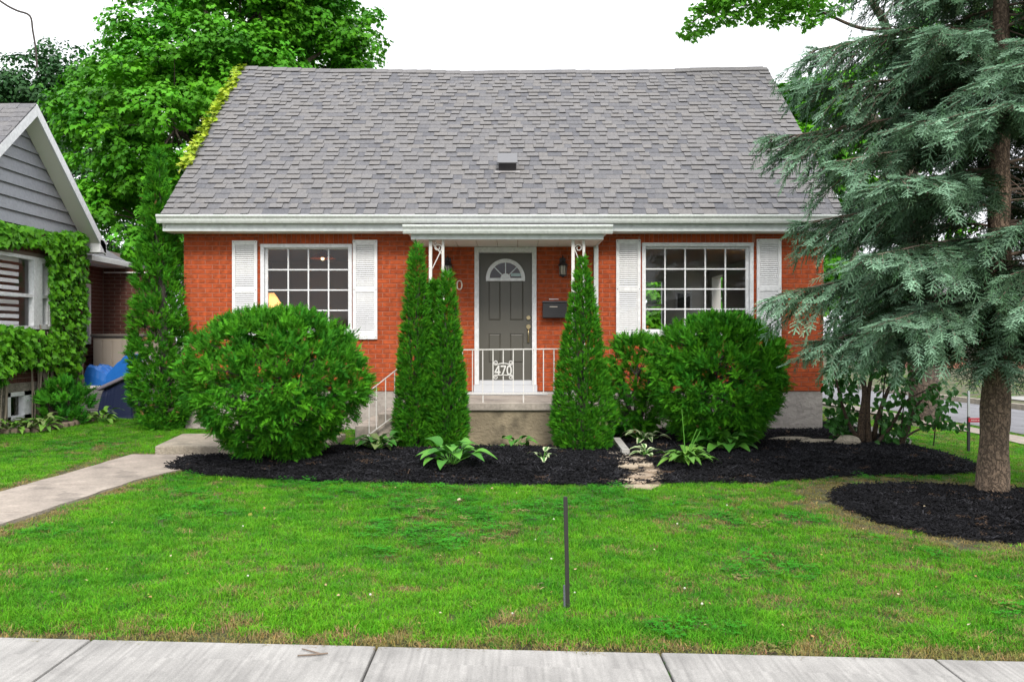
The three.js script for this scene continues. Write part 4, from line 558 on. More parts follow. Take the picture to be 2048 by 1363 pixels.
// flagstones, downspout shoes, rocks
{
  R = rng(13); const f = structure('flagstone_path'), sm = [[0.50, 0.40, 0.31], [0.42, 0.36, 0.30], [0.54, 0.45, 0.35]].map((c, i) => mat('flagstone ' + i, c, 0.95, { map: rep(T.concrete, 1.5), bumpMap: rep(T.fineBump, 3), bumpScale: 0.01 }));
  for (const [px, py, w, d, a] of [[1227, 915, 0.16, 0.2, 0.2], [1250, 927, 0.26, 0.2, 0.3], [1281, 925, 0.18, 0.2, -0.3], [1258, 940, 0.24, 0.2, 0.2], [1290, 938, 0.22, 0.16, 0.5], [1272, 949, 0.34, 0.2, -0.1], [1306, 953, 0.3, 0.17, -0.25], [1256, 955, 0.16, 0.16, 0.3], [1268, 964, 0.34, 0.19, 0.05], [1293, 965, 0.26, 0.2, -0.3], [1278, 958, 0.2, 0.13, 0.2], [1303, 945, 0.16, 0.14, 0.1], [1242, 934, 0.16, 0.14, 0.1]]) {
    const p = onGround(px, py, 0.05), n = 7, s = new THREE.Shape([...Array(n)].map((_, k) => { const A = k / n * Math.PI * 2 + rr(-0.35, 0.35), r = rr(0.72, 1.18); return new THREE.Vector2(Math.cos(A) * w * 0.52 * r, Math.sin(A) * d * 0.72 * r); })); const g = new THREE.ExtrudeGeometry(s, { depth: 0.02, bevelEnabled: true, bevelSize: 0.006, bevelThickness: 0.005, bevelSegments: 1 }); g.rotateX(-Math.PI / 2); g.rotateY(a); g.rotateX(rr(-0.04, 0.04)); g.rotateZ(rr(-0.04, 0.04)); g.translate(p.x, bedAt(p.x, p.z) - 0.012 + rr(0, 0.007), p.z); part('flagstone', boxUV(g), pick(sm), f);
  }
  { const c = flagPoly.reduce((a, q) => [a[0] + q[0] / flagPoly.length, a[1] + q[1] / flagPoly.length], [0, 0]), L = [], n = 6, pt = (q, k) => { const x = lerp(c[0], q[0], k), z = lerp(c[1], q[1], k); return [x, bedAt(x, z) + 0.004, z]; }; flagPoly.forEach((q, i) => { const w = flagPoly[(i + 1) % flagPoly.length]; for (let k = 0; k < n; k++) L.push(...pt(q, k / n), ...pt(w, (k + 1) / n), ...pt(q, (k + 1) / n), ...pt(q, k / n), ...pt(w, k / n), ...pt(w, (k + 1) / n)); }); part('sand_bed', tri(L), mat('stone dust', [0.20, 0.155, 0.11], 1, { map: rep(T.concrete, 3) }), f); }
  const galv = mat('galvanised spout', [0.60, 0.60, 0.60], 0.5, { map: rep(T.concrete, 1.2) });
  const a = onGround(1252, 917, 0.06), b = at(1236, 862, a.z * -1 + 0.95);
  single('downspout_extension', sqbar(V(a.x, bedAt(a.x, a.z) + 0.035, a.z), V(b.x - 0.02, bedAt(b.x, b.z) + 0.12, b.z), 0.09, 0.06), galv, 'pale flat downspout extension ending at the flagstones', 'downspout');
  const c = onGround(1850, 902, 0.05); single('downspout_extension', sqbar(V(4.62, 0.52, -13.15), V(5.35, 0.27, -12.1), 0.09, 0.07), galv, 'white downspout extension running out from the house corner behind the lilac stems', 'downspout');
  const rockM = mat('rock', [0.42, 0.38, 0.31], 0.95, { map: rep(T.concrete, 1.5), bumpMap: rep(T.fineBump, 3), bumpScale: 0.02 });
  const rock = (w, h, d, seed) => { const g = new THREE.IcosahedronGeometry(0.5, 2), p = g.attributes.position; for (let i = 0; i < p.count; i++) { const x = p.getX(i), y = p.getY(i), z = p.getZ(i), k = 0.6 + 0.8 * fbm(x * 2.2 + seed, z * 2.2 + y * 1.7, 3, 0, seed); p.setXYZ(i, x * k * w, Math.max(-0.2, y) * k * h, z * k * d); } g.computeVertexNormals(); return boxUV(g); };
  const put = (px, py, w, h, d, label, seed) => { const p = onGround(px, py, 0.08); const g = rock(w, h, d, seed); g.translate(p.x, bedAt(p.x, p.z) + h * 0.12, p.z); single('edging_rock', g, rockM, label, 'rock', 'rocks edging the bed at the house corner'); };
  put(1695, 893, 0.36, 0.2, 0.28, 'pale angular boulder at the foot of the lilac stems', 3); put(1580, 884, 0.6, 0.09, 0.2, 'long flat edging rock beside the round cedar bush at the house corner', 5); put(1640, 889, 0.5, 0.08, 0.18, 'long flat edging rock between the boulder and the other flat rock', 9);
}
// black stake in the lawn, sign beyond the spruce
{
  const b = onGround(1136, 1217), h = 0.715, t = thing('stake', 'black square metal stake standing in the lawn', 'stake', [b.x, b.y - 0.03, b.z]); t.rotation.z = 0.014 * 1.6;
  part('post', merge([rb(0.026, h, 0.006, 0, h / 2, 0.009, 0.002), rb(0.006, h, 0.022, 0, h / 2, -0.004, 0.002)]), mat('stake paint', [0.022, 0.02, 0.017], 0.6, { map: rep(T.fine, 6) }), t);
  part('foot_plate', rb(0.012, 0.16, 0.004, -0.02, 0.1, 0.016, 0.002), mat('stake sticker', [0.16, 0.17, 0.2], 0.5, { map: rep(T.granule, 10) }), t);
  const s = onGround(1938, 903), sg = thing('yard_sign', 'red strip sign on a thin black post on the side lawn', 'sign', [s.x, s.y, s.z]), k = -s.z / F;
  part('post', merge([rb(0.035, 70 * k, 0.03, 0, 35 * k, 0, 0.004)]), M.black, sg); part('post_sleeve', rb(0.03, 52 * k, 0.026, 0.0, 96 * k, 0, 0.004), mat('sleeve grey', [0.4, 0.42, 0.44], 0.4), sg);
  const plate = part('plate', rb(64 * k, 8.5 * k, 0.012, 30 * k, 63.5 * k, 0.02, 0.003), mat('sign red', [0.36, 0.012, 0.03], 0.5), sg);
  R = rng(3); const dash = []; for (let x = 4; x < 56; x += rr(2.4, 3.6)) dash.push(bx(1.7 * k, rr(1.6, 2.4) * k, 0.002, x * k, 63.5 * k, 0.0275)); part('lettering', merge(dash), mat('sign white', [0.55, 0.45, 0.45], 0.6), sg);
  const tw = thing('twig', 'dry forked twig lying on the pavement slab', 'twig', [0, 0, 0]); const q = (px, py) => { const p = onGround(px, py); p.y += 0.02; return p; }, c0 = q(596, 1319); tw.position.copy(c0); wpart('stick', merge([tube([q(594, 1319), q(625, 1317), q(655, 1314)], [0.004, 0.005, 0.004], 5), tube([q(603, 1305), q(622, 1310), q(640, 1315)], [0.003, 0.004, 0.004], 5)]), M.twig, tw);
}
// house and things across the side street
{
  const c = at(1940, 745, 62), t = thing('distant_house', 'low orange brick house with pale roof across the side street', 'house', [c.x, -0.4, -62]);
  part('wall', boxUV(new THREE.BoxGeometry(11, 3.2, 7).translate(0, 1.6, 0)), mat('far brick', [0.26, 0.12, 0.08], 0.9), t); part('roof', (() => { const g = new THREE.ExtrudeGeometry(new THREE.Shape([new THREE.Vector2(-4.1, 3.2), new THREE.Vector2(4.1, 3.2), new THREE.Vector2(0, 5.4)]), { depth: 11.8, bevelEnabled: false }); g.rotateY(Math.PI / 2); g.translate(-5.9, 0, 0); return boxUV(g); })(), mats['shingle 5'], t); for (const x of [-3.6, 0.4, 3.4]) part('window', boxUV(new THREE.BoxGeometry(1.6, 1.2, 0.1).translate(x, 1.8, 3.5)), M.white, t); part('door', boxUV(new THREE.BoxGeometry(1, 2.1, 0.1).translate(-1.5, 1.05, 3.5)), M.door, t);
}
// ================================================================== PLANTS
const leafMat = (name, rough = 0.6, tr = 0.3, sp = 0.25) => mat(name, [1, 1, 1], rough, { specularIntensity: sp, side: THREE.DoubleSide, ...(tr ? { transmission: tr, thickness: 0 } : {}) });
const LM = { cedar: leafMat('cedar green', 0.75, 0), maple: leafMat('maple leaf', 0.55, 0.34), needle: leafMat('spruce needle', 0.7, 0), grass: leafMat('grass blade', 0.8, 0.25, 0.15), ivy: leafMat('creeper leaf', 0.5, 0.3), lilac: leafMat('lilac leaf', 0.5, 0.3), mulch: mat('mulch chip', [1, 1, 1], 0.85, { specularIntensity: 0.35 }), dry: leafMat('dry leaf', 0.9, 0.2) };
LM.grass.vertexColors = true;
// a flat feathery spray, 1 unit long, in its xy plane
function sprayGeo(seed, n, wide, sub) {
  const L = [], S = rng(seed), r = (a, b) => a + (b - a) * S();
  const blade = (x, y, a, len, w, z, dz) => { const dx = Math.sin(a), dy = Math.cos(a), nx = dy * w, nyy = -dx * w; const m = [x + dx * len * 0.45 + nx, y + dy * len * 0.45 + nyy, z + dz * 0.5 + 0.01], k = [x + dx * len * 0.45 - nx, y + dy * len * 0.45 - nyy, z + dz * 0.5 - 0.01], e = [x + dx * len, y + dy * len, z + dz]; L.push(x, y, z, ...m, ...e, x, y, z, ...e, ...k); };
  blade(0, 0, 0, 1, 0.045, 0, -0.08);
  for (let i = 0; i < n; i++) for (const s of [-1, 1]) {
    const t = (i + 0.6 + r(-0.2, 0.2)) / n, len = wide * (1 - 0.72 * t) * r(0.75, 1.1) * Math.min(1, 0.5 + t * 2.2), a = s * r(0.65, 0.95) * (1 - 0.35 * t), x = 0, y = t * 0.95, z = -0.08 * t * t + r(-0.03, 0.03);
    blade(x, y, a, len, 0.036, z, r(-0.08, 0.05));
    for (let k = 1; k <= sub; k++) for (const q of [-1, 1]) { const f = k / (sub + 1); blade(x + Math.sin(a) * len * f, y + Math.cos(a) * len * f, a + q * 0.6, len * 0.46 * (1.1 - f * 0.5), 0.034, z, r(-0.06, 0.04)); }
  }
  return tri(L);
}
const sprays = [sprayGeo(1, 5, 0.36, 2), sprayGeo(2, 6, 0.32, 1), sprayGeo(3, 5, 0.42, 2)];
const jitter = (v, k) => v.add(V(rr(-k, k), rr(-k, k), rr(-k, k)));
// cedar: sprays spread through the outer part of a body whose radius is r(height 0..1, angle)
function cedar(name, label, group, x, z, h, prof, o) {
  R = rng(o.seed); const y0 = bedAt(x, z) - 0.02, t = thing(name, label, name === 'cedar_tree' ? 'tree' : 'shrub', [x, y0, z], 0, group), lists = sprays.map(() => []);
  const lx = (f) => (o.lean?.[0] ?? 0) * f, lz = (f) => (o.lean?.[1] ?? 0) * f;
  const st = []; for (let k = 0; k < (o.stems ?? 3); k++) { const a = k * 2.2 + 0.4, e = o.spread ?? 0.12, top = o.stemTop ?? 0.8; st.push(tube([V(rr(-0.04, 0.04), 0, rr(-0.04, 0.04)), V(Math.cos(a) * e * 0.4, h * top * 0.4, Math.sin(a) * e * 0.4), V(Math.cos(a) * e + lx(top), h * top, Math.sin(a) * e + lz(top))], [o.sr ?? 0.035, (o.sr ?? 0.035) * 0.7, 0.006], 6)); }
  for (let k = 0; k < (o.limbs ?? 30); k++) { const f = rr(0.05, 0.85), a = rr(0, 6.28), r = prof(f, a) * 0.85, y = f * h; st.push(tube([V(lx(f) * 0.9, y * 0.8, lz(f) * 0.9), V(lx(f) + Math.cos(a) * r * 0.5, y * 0.93, lz(f) + Math.sin(a) * r * 0.5), V(lx(f) + Math.cos(a) * r, y + 0.04, lz(f) + Math.sin(a) * r)], [0.012, 0.008, 0.003], 5)); }
  part('trunk', merge(st), M.darkTwig, t);
  const per = o.per ?? 22, tr = o.tuft ?? 0.1;
  for (let c = 0; c < o.n / per; c++) { // tufts of sprays that burst outwards from a twig end
    const f = o.bias ? 1 - Math.pow(R(), o.bias) : R(), a = rr(0, 6.2832), R0 = prof(f, a) * (0.84 + 0.3 * fbm(Math.cos(a) * 4 + 9, f * h * 4 + Math.sin(a) * 4, 3, 0, o.seed)), k = R() < 0.36 ? rr(0.3, 0.82) : 0.92 - 0.1 * R(); if (R0 < 0.008) continue;
    if (o.gap && f < o.gap && fbm(a * 3 + 9, f * 8, 2, 0, o.seed + 5) > 0.50 + 0.4 * f / o.gap) continue;
    const out = V(Math.cos(a), 0, Math.sin(a)), slope = (prof(Math.min(1, f + 0.03), a) - prof(Math.max(0, f - 0.03), a)) / (0.06 * h), nrm = V(out.x, -slope, out.z).normalize(), cc = V(lx(f) + out.x * R0 * k, f * h, lz(f) + out.z * R0 * k), tone = rr(0.8, 1.2), fresh = R();
    for (let i = 0; i < per; i++) {
      const dir = nrm.clone().multiplyScalar(o.out ?? 0.8).add(V(0, o.up ?? 0.7, 0)); jitter(dir, o.wild ?? 0.75); dir.normalize(); if (dir.dot(nrm) < -0.2) dir.addScaledVector(nrm, 0.8).normalize();
      const p = cc.clone().addScaledVector(dir, tr * rr(-0.4, 0.5)); jitter(p, tr * 0.35); p.y = Math.max(p.y, 0.02);
      const q = basis(dir, R() < 0.5 ? jitter(nrm.clone().add(V(0, 0.4, 0)), 0.5) : jitter(V(0, 0, 0), 1)), s = o.size * rr(0.65, 1.25), dead = R() < (o.dead ?? 0.004), g = tone * rr(0.85, 1.15), n = R(), w = clamp(fresh * 0.8 + rr(-0.2, 0.25));
      const col = dead ? [0.22, 0.12, 0.05] : [lerp(0.026, 0.085, w) * g, lerp(0.16, 0.30, w) * g, lerp(0.009, 0.011, n) * g];
      lists[(c + i) % 3].push({ p, q, s: V(s, s, s), c: o.tint ? col.map((v, j) => v * o.tint[j]) : col });
    }
  }
  lists.forEach((l, i) => l.length && scatter('foliage', sprays[i], LM.cedar, l, t)); return t;
}
const XZ = (px, d) => [(px - CX) * d / F, -d];
const tall = (w, p = 1) => (f) => w * Math.min(1, 0.74 + f * 1.3) * Math.pow(Math.max(0, 1 - f), p) ;
cedar('cedar_tree', 'tall thin ragged cedar at the house corner with bare stem showing', null, -5.13, -13.25, 4.15, (f, a) => 0.45 * Math.min(1, 0.55 + f * 4) * (f < 0.45 ? 1 : lerp(1, 0.1, Math.pow((f - 0.45) / 0.55, 0.8))) * (0.8 + 0.4 * vnoise(a * 1.3, f * 9)), { seed: 101, n: 19500, size: 0.09, stems: 2, stemTop: 0.96, sr: 0.05, spread: 0.05, lean: [-0.16, -0.12], dead: 0.012, bias: 0.7, per: 14, tuft: 0.08, limbs: 60 });
cedar('cedar_shrub', 'tallest pointed pyramid cedar beside the porch, grown into its twin-tipped neighbour', null, ...XZ(828, 11.12), 2.56, (f, a) => (0.275 * Math.min(1, 0.85 + f) * Math.pow(Math.max(0, 1 - f), 0.66) + 0.015) * (0.9 + 0.2 * vnoise(a * 1.3, f * 7)), { seed: 102, n: 16584, size: 0.06, tuft: 0.045, per: 6, wild: 0.55, bias: 0.6, lean: [0.04, 0] });
cedar('cedar_shrub', 'second tallest pyramid cedar between the tallest pyramid and the porch front', null, ...XZ(894, 11.1), 2.24, (f, a) => (0.255 * Math.min(1, 0.88 + f) * (f < 0.25 ? 1 : Math.pow(1 - (f - 0.25) / 0.75, 0.74)) + 0.012) * (0.9 + 0.2 * vnoise(a * 1.3, f * 7)), { seed: 103, n: 15399, size: 0.06, tuft: 0.045, per: 6, wild: 0.55, bias: 0.6 });
cedar('cedar_shrub', 'slim middle pyramid cedar tip squeezed between the two taller pyramids', null, ...XZ(868, 11.3), 2.1, (f) => 0.17 * (f < 0.55 ? 1 : Math.pow(1 - (f - 0.55) / 0.45, 0.8)) + 0.012, { seed: 104, n: 5460, per: 5, tuft: 0.045, wild: 0.6, size: 0.075 });
cedar('cedar_shrub', 'single pointed pyramid cedar in front of the mailbox', null, ...XZ(1165, 11.05), 2.36, (f, a) => (0.375 * Math.min(1, 0.9 + f * 0.8) * (f < 0.22 ? 1 : Math.pow(1 - (f - 0.22) / 0.78, 0.86)) + 0.016) * (0.92 + 0.18 * vnoise(a * 1.3, f * 7)), { seed: 105, n: 18954, size: 0.06, tuft: 0.045, per: 6, wild: 0.55, bias: 0.6 });
const globe = (w, lo, hi) => (f, a) => w * Math.pow(Math.max(0, 1 - Math.pow(Math.abs(f - 0.5) / 0.52, 2.15)), 0.5) * lerp(lo, hi, smooth(0, 0.5, f)) * (0.76 + 0.34 * fbm(Math.cos(a) * 2.6 + 7, Math.sin(a) * 2.6 + f * 4.5, 3, 0, 88) + 0.16 * vnoise(Math.cos(a) * 6 + 20, Math.sin(a) * 6 + f * 11));
cedar('cedar_bush', 'large loose rounded cedar bush below the four-pane-wide window', null, ...XZ(558, 10.25), 1.64, (f, a) => globe(1.04, 0.66, 1)(Math.max(0.04, f), a), { seed: 106, n: 35100, size: 0.088, tuft: 0.115, per: 30, out: 0.75, up: 0.3, stems: 5, spread: 0.5, stemTop: 0.7, gap: 0.5, dead: 0.012, limbs: 90 });
cedar('cedar_bush', 'dense rounded cedar bush below the five-pane-wide window', null, ...XZ(1440, 11.35), 1.60, (f, a) => globe(0.89, 0.72, 1)(Math.max(0.05, f), a), { seed: 107, n: 32500, size: 0.085, tuft: 0.11, per: 30, out: 0.75, up: 0.3, stems: 4, spread: 0.4, stemTop: 0.7, limbs: 60 });
cedar('cedar_bush', 'smaller darker cedar bush behind the single pyramid cedar', null, ...XZ(1272, 12.2), 1.35, (f, a) => globe(0.46, 0.6, 1)(Math.max(0.05, f), a), { seed: 108, n: 4200, size: 0.115, flat: true, out: 0.9, up: 0.35, stems: 5, spread: 0.25, stemTop: 0.7 });

// ---------------------------------------------------------------- maples and other broadleaf trees
function lobedLeaf(fold = 0.16) { const o = [[0, 0], [0.16, 0.02], [0.42, 0.12], [0.30, 0.24], [0.52, 0.46], [0.30, 0.50], [0.28, 0.64], [0.12, 0.62], [0, 1]], L = [], z = (x, y) => Math.abs(x) * fold - 0.18 * y * y; for (const s of [-1, 1]) for (let i = 1; i < o.length - 1; i++) { const c = [0, 0.3], P = [c, o[i], o[i + 1]].map(([x, y]) => [s * x, y, z(x, y)]); L.push(...P[0], ...P[1], ...P[2]); } const a = o[1]; for (const s of [-1, 1]) L.push(0, 0, 0, s * a[0], a[1], z(...a), 0, 0.3, z(0, 0.3)); return tri(L); }
const mapleLeaf = lobedLeaf(), ovalLeaf = (() => { const L = [], o = [[0, 0], [0.22, 0.15], [0.32, 0.38], [0.22, 0.68], [0, 1]], z = (x, y) => Math.abs(x) * 0.25 - 0.2 * y * y; for (const s of [-1, 1]) for (let i = 0; i < 4; i++) L.push(0, 0.4, z(0, 0.4), s * o[i][0], o[i][1], z(...o[i]), s * o[i + 1][0], o[i + 1][1], z(...o[i + 1])); return tri(L); })();
function clusterGeo(leaf, n, spread, size, seed) { // leaves round a twig tip; y is up
  const S = rng(seed), r = (a, b) => a + (b - a) * S(), L = []; const X = new THREE.Matrix4();
  for (let i = 0; i < n; i++) { const a = i * 2.4 + r(-0.4, 0.4), ra = spread * Math.sqrt((i + 0.4) / n), out = V(Math.cos(a), 0, Math.sin(a)), dir = out.clone().multiplyScalar(1).add(V(0, r(-0.75, 0.05), 0)), q = basis(dir, V(r(-0.4, 0.4), 1, r(-0.4, 0.4))), s = size * r(0.75, 1.2); X.compose(V(out.x * ra * 0.7, r(-0.3, 0.3) * spread, out.z * ra * 0.7), q, V(s, s, s)); L.push(leaf.clone().applyMatrix4(X)); }
  return merge(L);
}
const mapleClusters = [1, 2, 3].map((s) => clusterGeo(mapleLeaf, 8, 0.16, 0.135, s)), ovalClusters = [4, 5].map((s) => clusterGeo(ovalLeaf, 9, 0.16, 0.12, s));
// blobs: [x, y, z, rx, ry, rz] ellipsoids of the crown in metres from the base; clumps of leaves are spread over them
function broadleaf(name, label, group, base, trunk, blobs, o) {
  R = rng(o.seed); const t = thing(name, label, 'tree', base, 0, group), geos = o.geos ?? mapleClusters, lists = geos.map(() => []), wood = [tube(trunk.map(([x, y, z]) => V(x, y, z)), trunk.map((p) => p[3]), 10)], top = trunk[trunk.length - 1];
  for (const [bx0, by, bz, ra, rb2, rc] of blobs) {
    const vol = Math.cbrt(ra * rb2 * rc), nC = Math.round(o.clumps * vol * vol), cs = o.clump ?? 0.75;
    wood.push(tube(curve([V(top[0], top[1] * 0.8, top[2]), V(lerp(top[0], bx0, 0.5), lerp(top[1], by, 0.6) + 0.1, lerp(top[2], bz, 0.5)), V(bx0, by, bz)], 8), [0.11, 0.1, 0.09, 0.08, 0.07, 0.06, 0.05, 0.04, 0.03], 6));
    for (let c = 0; c < nC; c++) {
      const u = V(rr(-1, 1), rr(-1, 1), rr(-1, 1)); if (u.lengthSq() > 1) { c--; continue; } u.normalize(); const k = R() < 0.2 ? rr(0.4, 0.8) : rr(0.78, 1.02), cc = V(bx0 + u.x * ra * k, by + u.y * rb2 * k, bz + u.z * rc * k), cr = cs * rr(0.6, 1.25), tone = rr(0.75, 1.2), yel = R();
      if (c % 4 === 0) wood.push(tube([V(bx0, by, bz), V(bx0, by, bz).lerp(cc, 0.55).add(V(0, 0.08, 0)), cc], [0.03, 0.018, 0.006], 5));
      const nL = Math.round((o.per ?? 34) * cr * cr / (cs * cs));
      for (let i = 0; i < nL; i++) {
        const v = V(rr(-1, 1), rr(-0.55, 1), rr(-1, 1)).normalize(), e = Math.pow(R(), 0.45), p = cc.clone().add(V(v.x * cr * e, v.y * cr * 0.62 * e, v.z * cr * e)), upv = v.clone().multiplyScalar(0.55).add(V(0, 0.8, 0)).add(u.clone().multiplyScalar(0.35)); jitter(upv, 0.3);
        const g = tone * rr(0.8, 1.2), col = o.color ?? [[0.045, 0.23, 0.008], [0.14, 0.43, 0.010]], w = clamp(yel * 0.6 + rr(-0.1, 0.3));
        lists[i % geos.length].push({ p, q: basis(upv, V(rr(-1, 1), rr(-0.2, 0.2), rr(-1, 1))), s: (o.leaf ?? 1) * rr(0.8, 1.2), c: col[0].map((a, j) => lerp(a, col[1][j], w) * g) });
      }
    }
  }
  part('trunk', merge(wood), M.greyBark, t); lists.forEach((l, i) => scatter('crown', geos[i], LM.maple, l, t)); return t;
}
const rel = (list, base, d) => list.map(([px, py, rx, ry, dz = 0, rz = null]) => { const p = at(px, py, d + dz), k = (d + dz) / F; return [p.x - base[0], p.y - base[1], p.z - base[2], rx * k, ry * k, rz ?? (rx * k + ry * k) / 2]; });
{
  const d = 24, b = [at(440, 0, d).x, 0.3, -d];
  broadleaf('maple_tree', 'big bright green maple rising behind the house roof with creeper', null, b, [[0, 0, 0, 0.32], [0.1, 2, 0, 0.26], [0.3, 4.5, 0, 0.22], [0.4, 6.5, 0, 0.16]], rel([[250, 300, 130, 150], [215, 150, 62, 60, 1], [360, 110, 130, 120], [480, 60, 130, 130, 1], [350, 260, 150, 150, -1], [600, 70, 110, 110, 2], [700, 75, 62, 90, 2], [470, 180, 130, 110, 0], [620, 150, 120, 80, 2], [285, 440, 110, 120, -0.5], [380, -60, 160, 90, 1], [560, -80, 160, 90, 1], [200, 230, 80, 80, 0]], b, d), { seed: 201, clumps: 13, per: 30, clump: 0.72 });
  const d2 = 31, b2 = [at(70, 0, d2).x, 0.3, -d2];
  const dk = broadleaf('dark_tree', 'darker green tree behind the neighbouring house with a bare dead limb', null, b2, [[0, 0, 0, 0.35], [0, 3, 0, 0.3], [0, 7, 0, 0.2]], rel([[60, 190, 90, 90], [120, 160, 60, 70], [20, 260, 110, 110], [150, 330, 90, 130], [60, 360, 150, 120], [220, 480, 90, 110, -1], [200, 600, 110, 90, -1], [310, 580, 90, 120, 0]], b2, d2), { seed: 202, clumps: 9, per: 24, clump: 0.85, geos: ovalClusters, leaf: 1.25, color: [[0.022, 0.085, 0.022], [0.045, 0.14, 0.03]] });
  wpart('dead_limb', tube(curve([at(75, 150, 30), at(72, 100, 30), at(66, 62, 30), at(60, 32, 30), at(35, 22, 30), at(15, 12, 30), at(-30, -20, 30)], 24), 0.034, 6), M.darkTwig, dk);
  const d3 = 17.6, b3 = [at(1850, 0, d3).x, 0.0, -d3];
  const mp = broadleaf('maple_tree', 'maple at the far house corner with a limb reaching over the roof', null, b3, [[0, 0, 0, 0.3], [-0.05, 2.5, 0, 0.25], [-0.3, 4.6, 0, 0.2], [-0.6, 6.2, 0.2, 0.15]], rel([[1600, 230, 55, 75, 0.8], [1650, 280, 75, 75, 0.6], [1690, 170, 70, 70, 0.4], [1640, 360, 60, 70, 0.6], [1600, 160, 40, 40, 0.6], [1760, 300, 80, 80, 0.5], [1840, 120, 80, 80, 0.6], [1700, 420, 70, 70, 0.4], [1695, 510, 55, 70, 0.6], [1765, 560, 80, 90, 1], [1850, 480, 80, 90, 1], [1680, 600, 60, 55, 0.6], [1900, 200, 80, 90, 1], [1990, 120, 80, 90, 1]], b3, d3), { seed: 203, clumps: 12, per: 30, clump: 0.5 });
  wpart('limb', merge([tube(curve([at(1845, 210, d3), at(1800, 120, d3), at(1765, 40, d3 - 0.2), at(1740, 0, d3 - 0.3), at(1690, -70, d3 - 0.4)], 20), [...Array(21)].map((_, i) => 0.11 - 0.003 * i), 8), tube(curve([at(1775, 62, d3), at(1715, 55, d3 - 0.3), at(1660, 32, d3 - 0.4), at(1605, 5, d3 - 0.5), at(1560, -30, d3 - 0.6)], 20), [...Array(21)].map((_, i) => 0.045 - 0.0015 * i), 6), tube(curve([at(1605, 5, d3 - 0.5), at(1500, 10, d3 - 0.5), at(1400, 35, d3 - 0.5), at(1370, 60, d3 - 0.5)], 16), 0.012, 5), tube(curve([at(1690, -70, d3 - 0.4), at(1560, -40, d3 - 0.5), at(1480, 0, d3 - 0.5)], 12), 0.02, 5)]), M.greyBark, mp);
  { // leaves carried by that limb
    R = rng(204); const lists = mapleClusters.map(() => []), o = V(...b3);
    for (const [px, py, rx, ry, n] of [[1385, 60, 22, 20, 26], [1420, 30, 40, 32, 70], [1480, 12, 55, 40, 130], [1550, 10, 40, 40, 90], [1600, 30, 45, 28, 60], [1590, -10, 70, 30, 90], [1660, 15, 30, 14, 20], [1460, -30, 80, 30, 140], [1690, -5, 20, 14, 12], [1655, 90, 0, 0, 0]]) for (let i = 0; i < n * 0.6; i++) { const a = rr(0, 6.28), e = Math.sqrt(R()), p = at(px + Math.cos(a) * rx * e, py + Math.sin(a) * ry * e, d3 - 0.5 + rr(-0.5, 0.5)).sub(o), g = rr(0.8, 1.2); lists[i % 3].push({ p, q: basis(jitter(V(0, 1, 0), 0.6), V(rr(-1, 1), 0, rr(-1, 1))), s: rr(0.6, 0.95), c: [0.08 * g, 0.27 * g, 0.012 * g] }); }
    lists.forEach((l, i) => scatter('crown', mapleClusters[i], LM.maple, l, mp));
  }
  // trees across the side street and across the road behind the viewer
  const far = (x, z, h, seed, label, grp) => broadleaf('street_tree', label, grp, [x, ground(x, z), z], [[0, 0, 0, 0.3], [0, h * 0.25, 0, 0.25], [0, h * 0.5, 0, 0.15]], [[0, h * 0.62, 0, h * 0.3, h * 0.28, h * 0.3], [h * 0.15, h * 0.45, 0.3, h * 0.22, h * 0.18, h * 0.22], [-h * 0.16, h * 0.5, 0.2, h * 0.22, h * 0.2, h * 0.22]], { seed, clumps: 5, per: 16, clump: 0.9, leaf: 1.6 });
  far(29, -48, 7, 301, 'leafy street tree across the side street beside the low brick house', null); far(44, -70, 9, 302, 'taller leafy tree behind the low brick house across the side street', null);
  broadleaf('garden_tree', 'leafy garden tree seen through the back window of the room', null, [4.4, 0.2, -26], [[0, 0, 0, 0.15], [0, 1.2, 0, 0.1], [0, 2, 0, 0.08]], [[0, 2.2, 0, 2, 1.7, 1.4], [-1.2, 1.9, 0.3, 1.8, 1.6, 1.2], [0.6, 3.2, 0, 1.8, 1.4, 1.2]], { seed: 310, clumps: 16, per: 30, clump: 0.6 });
}
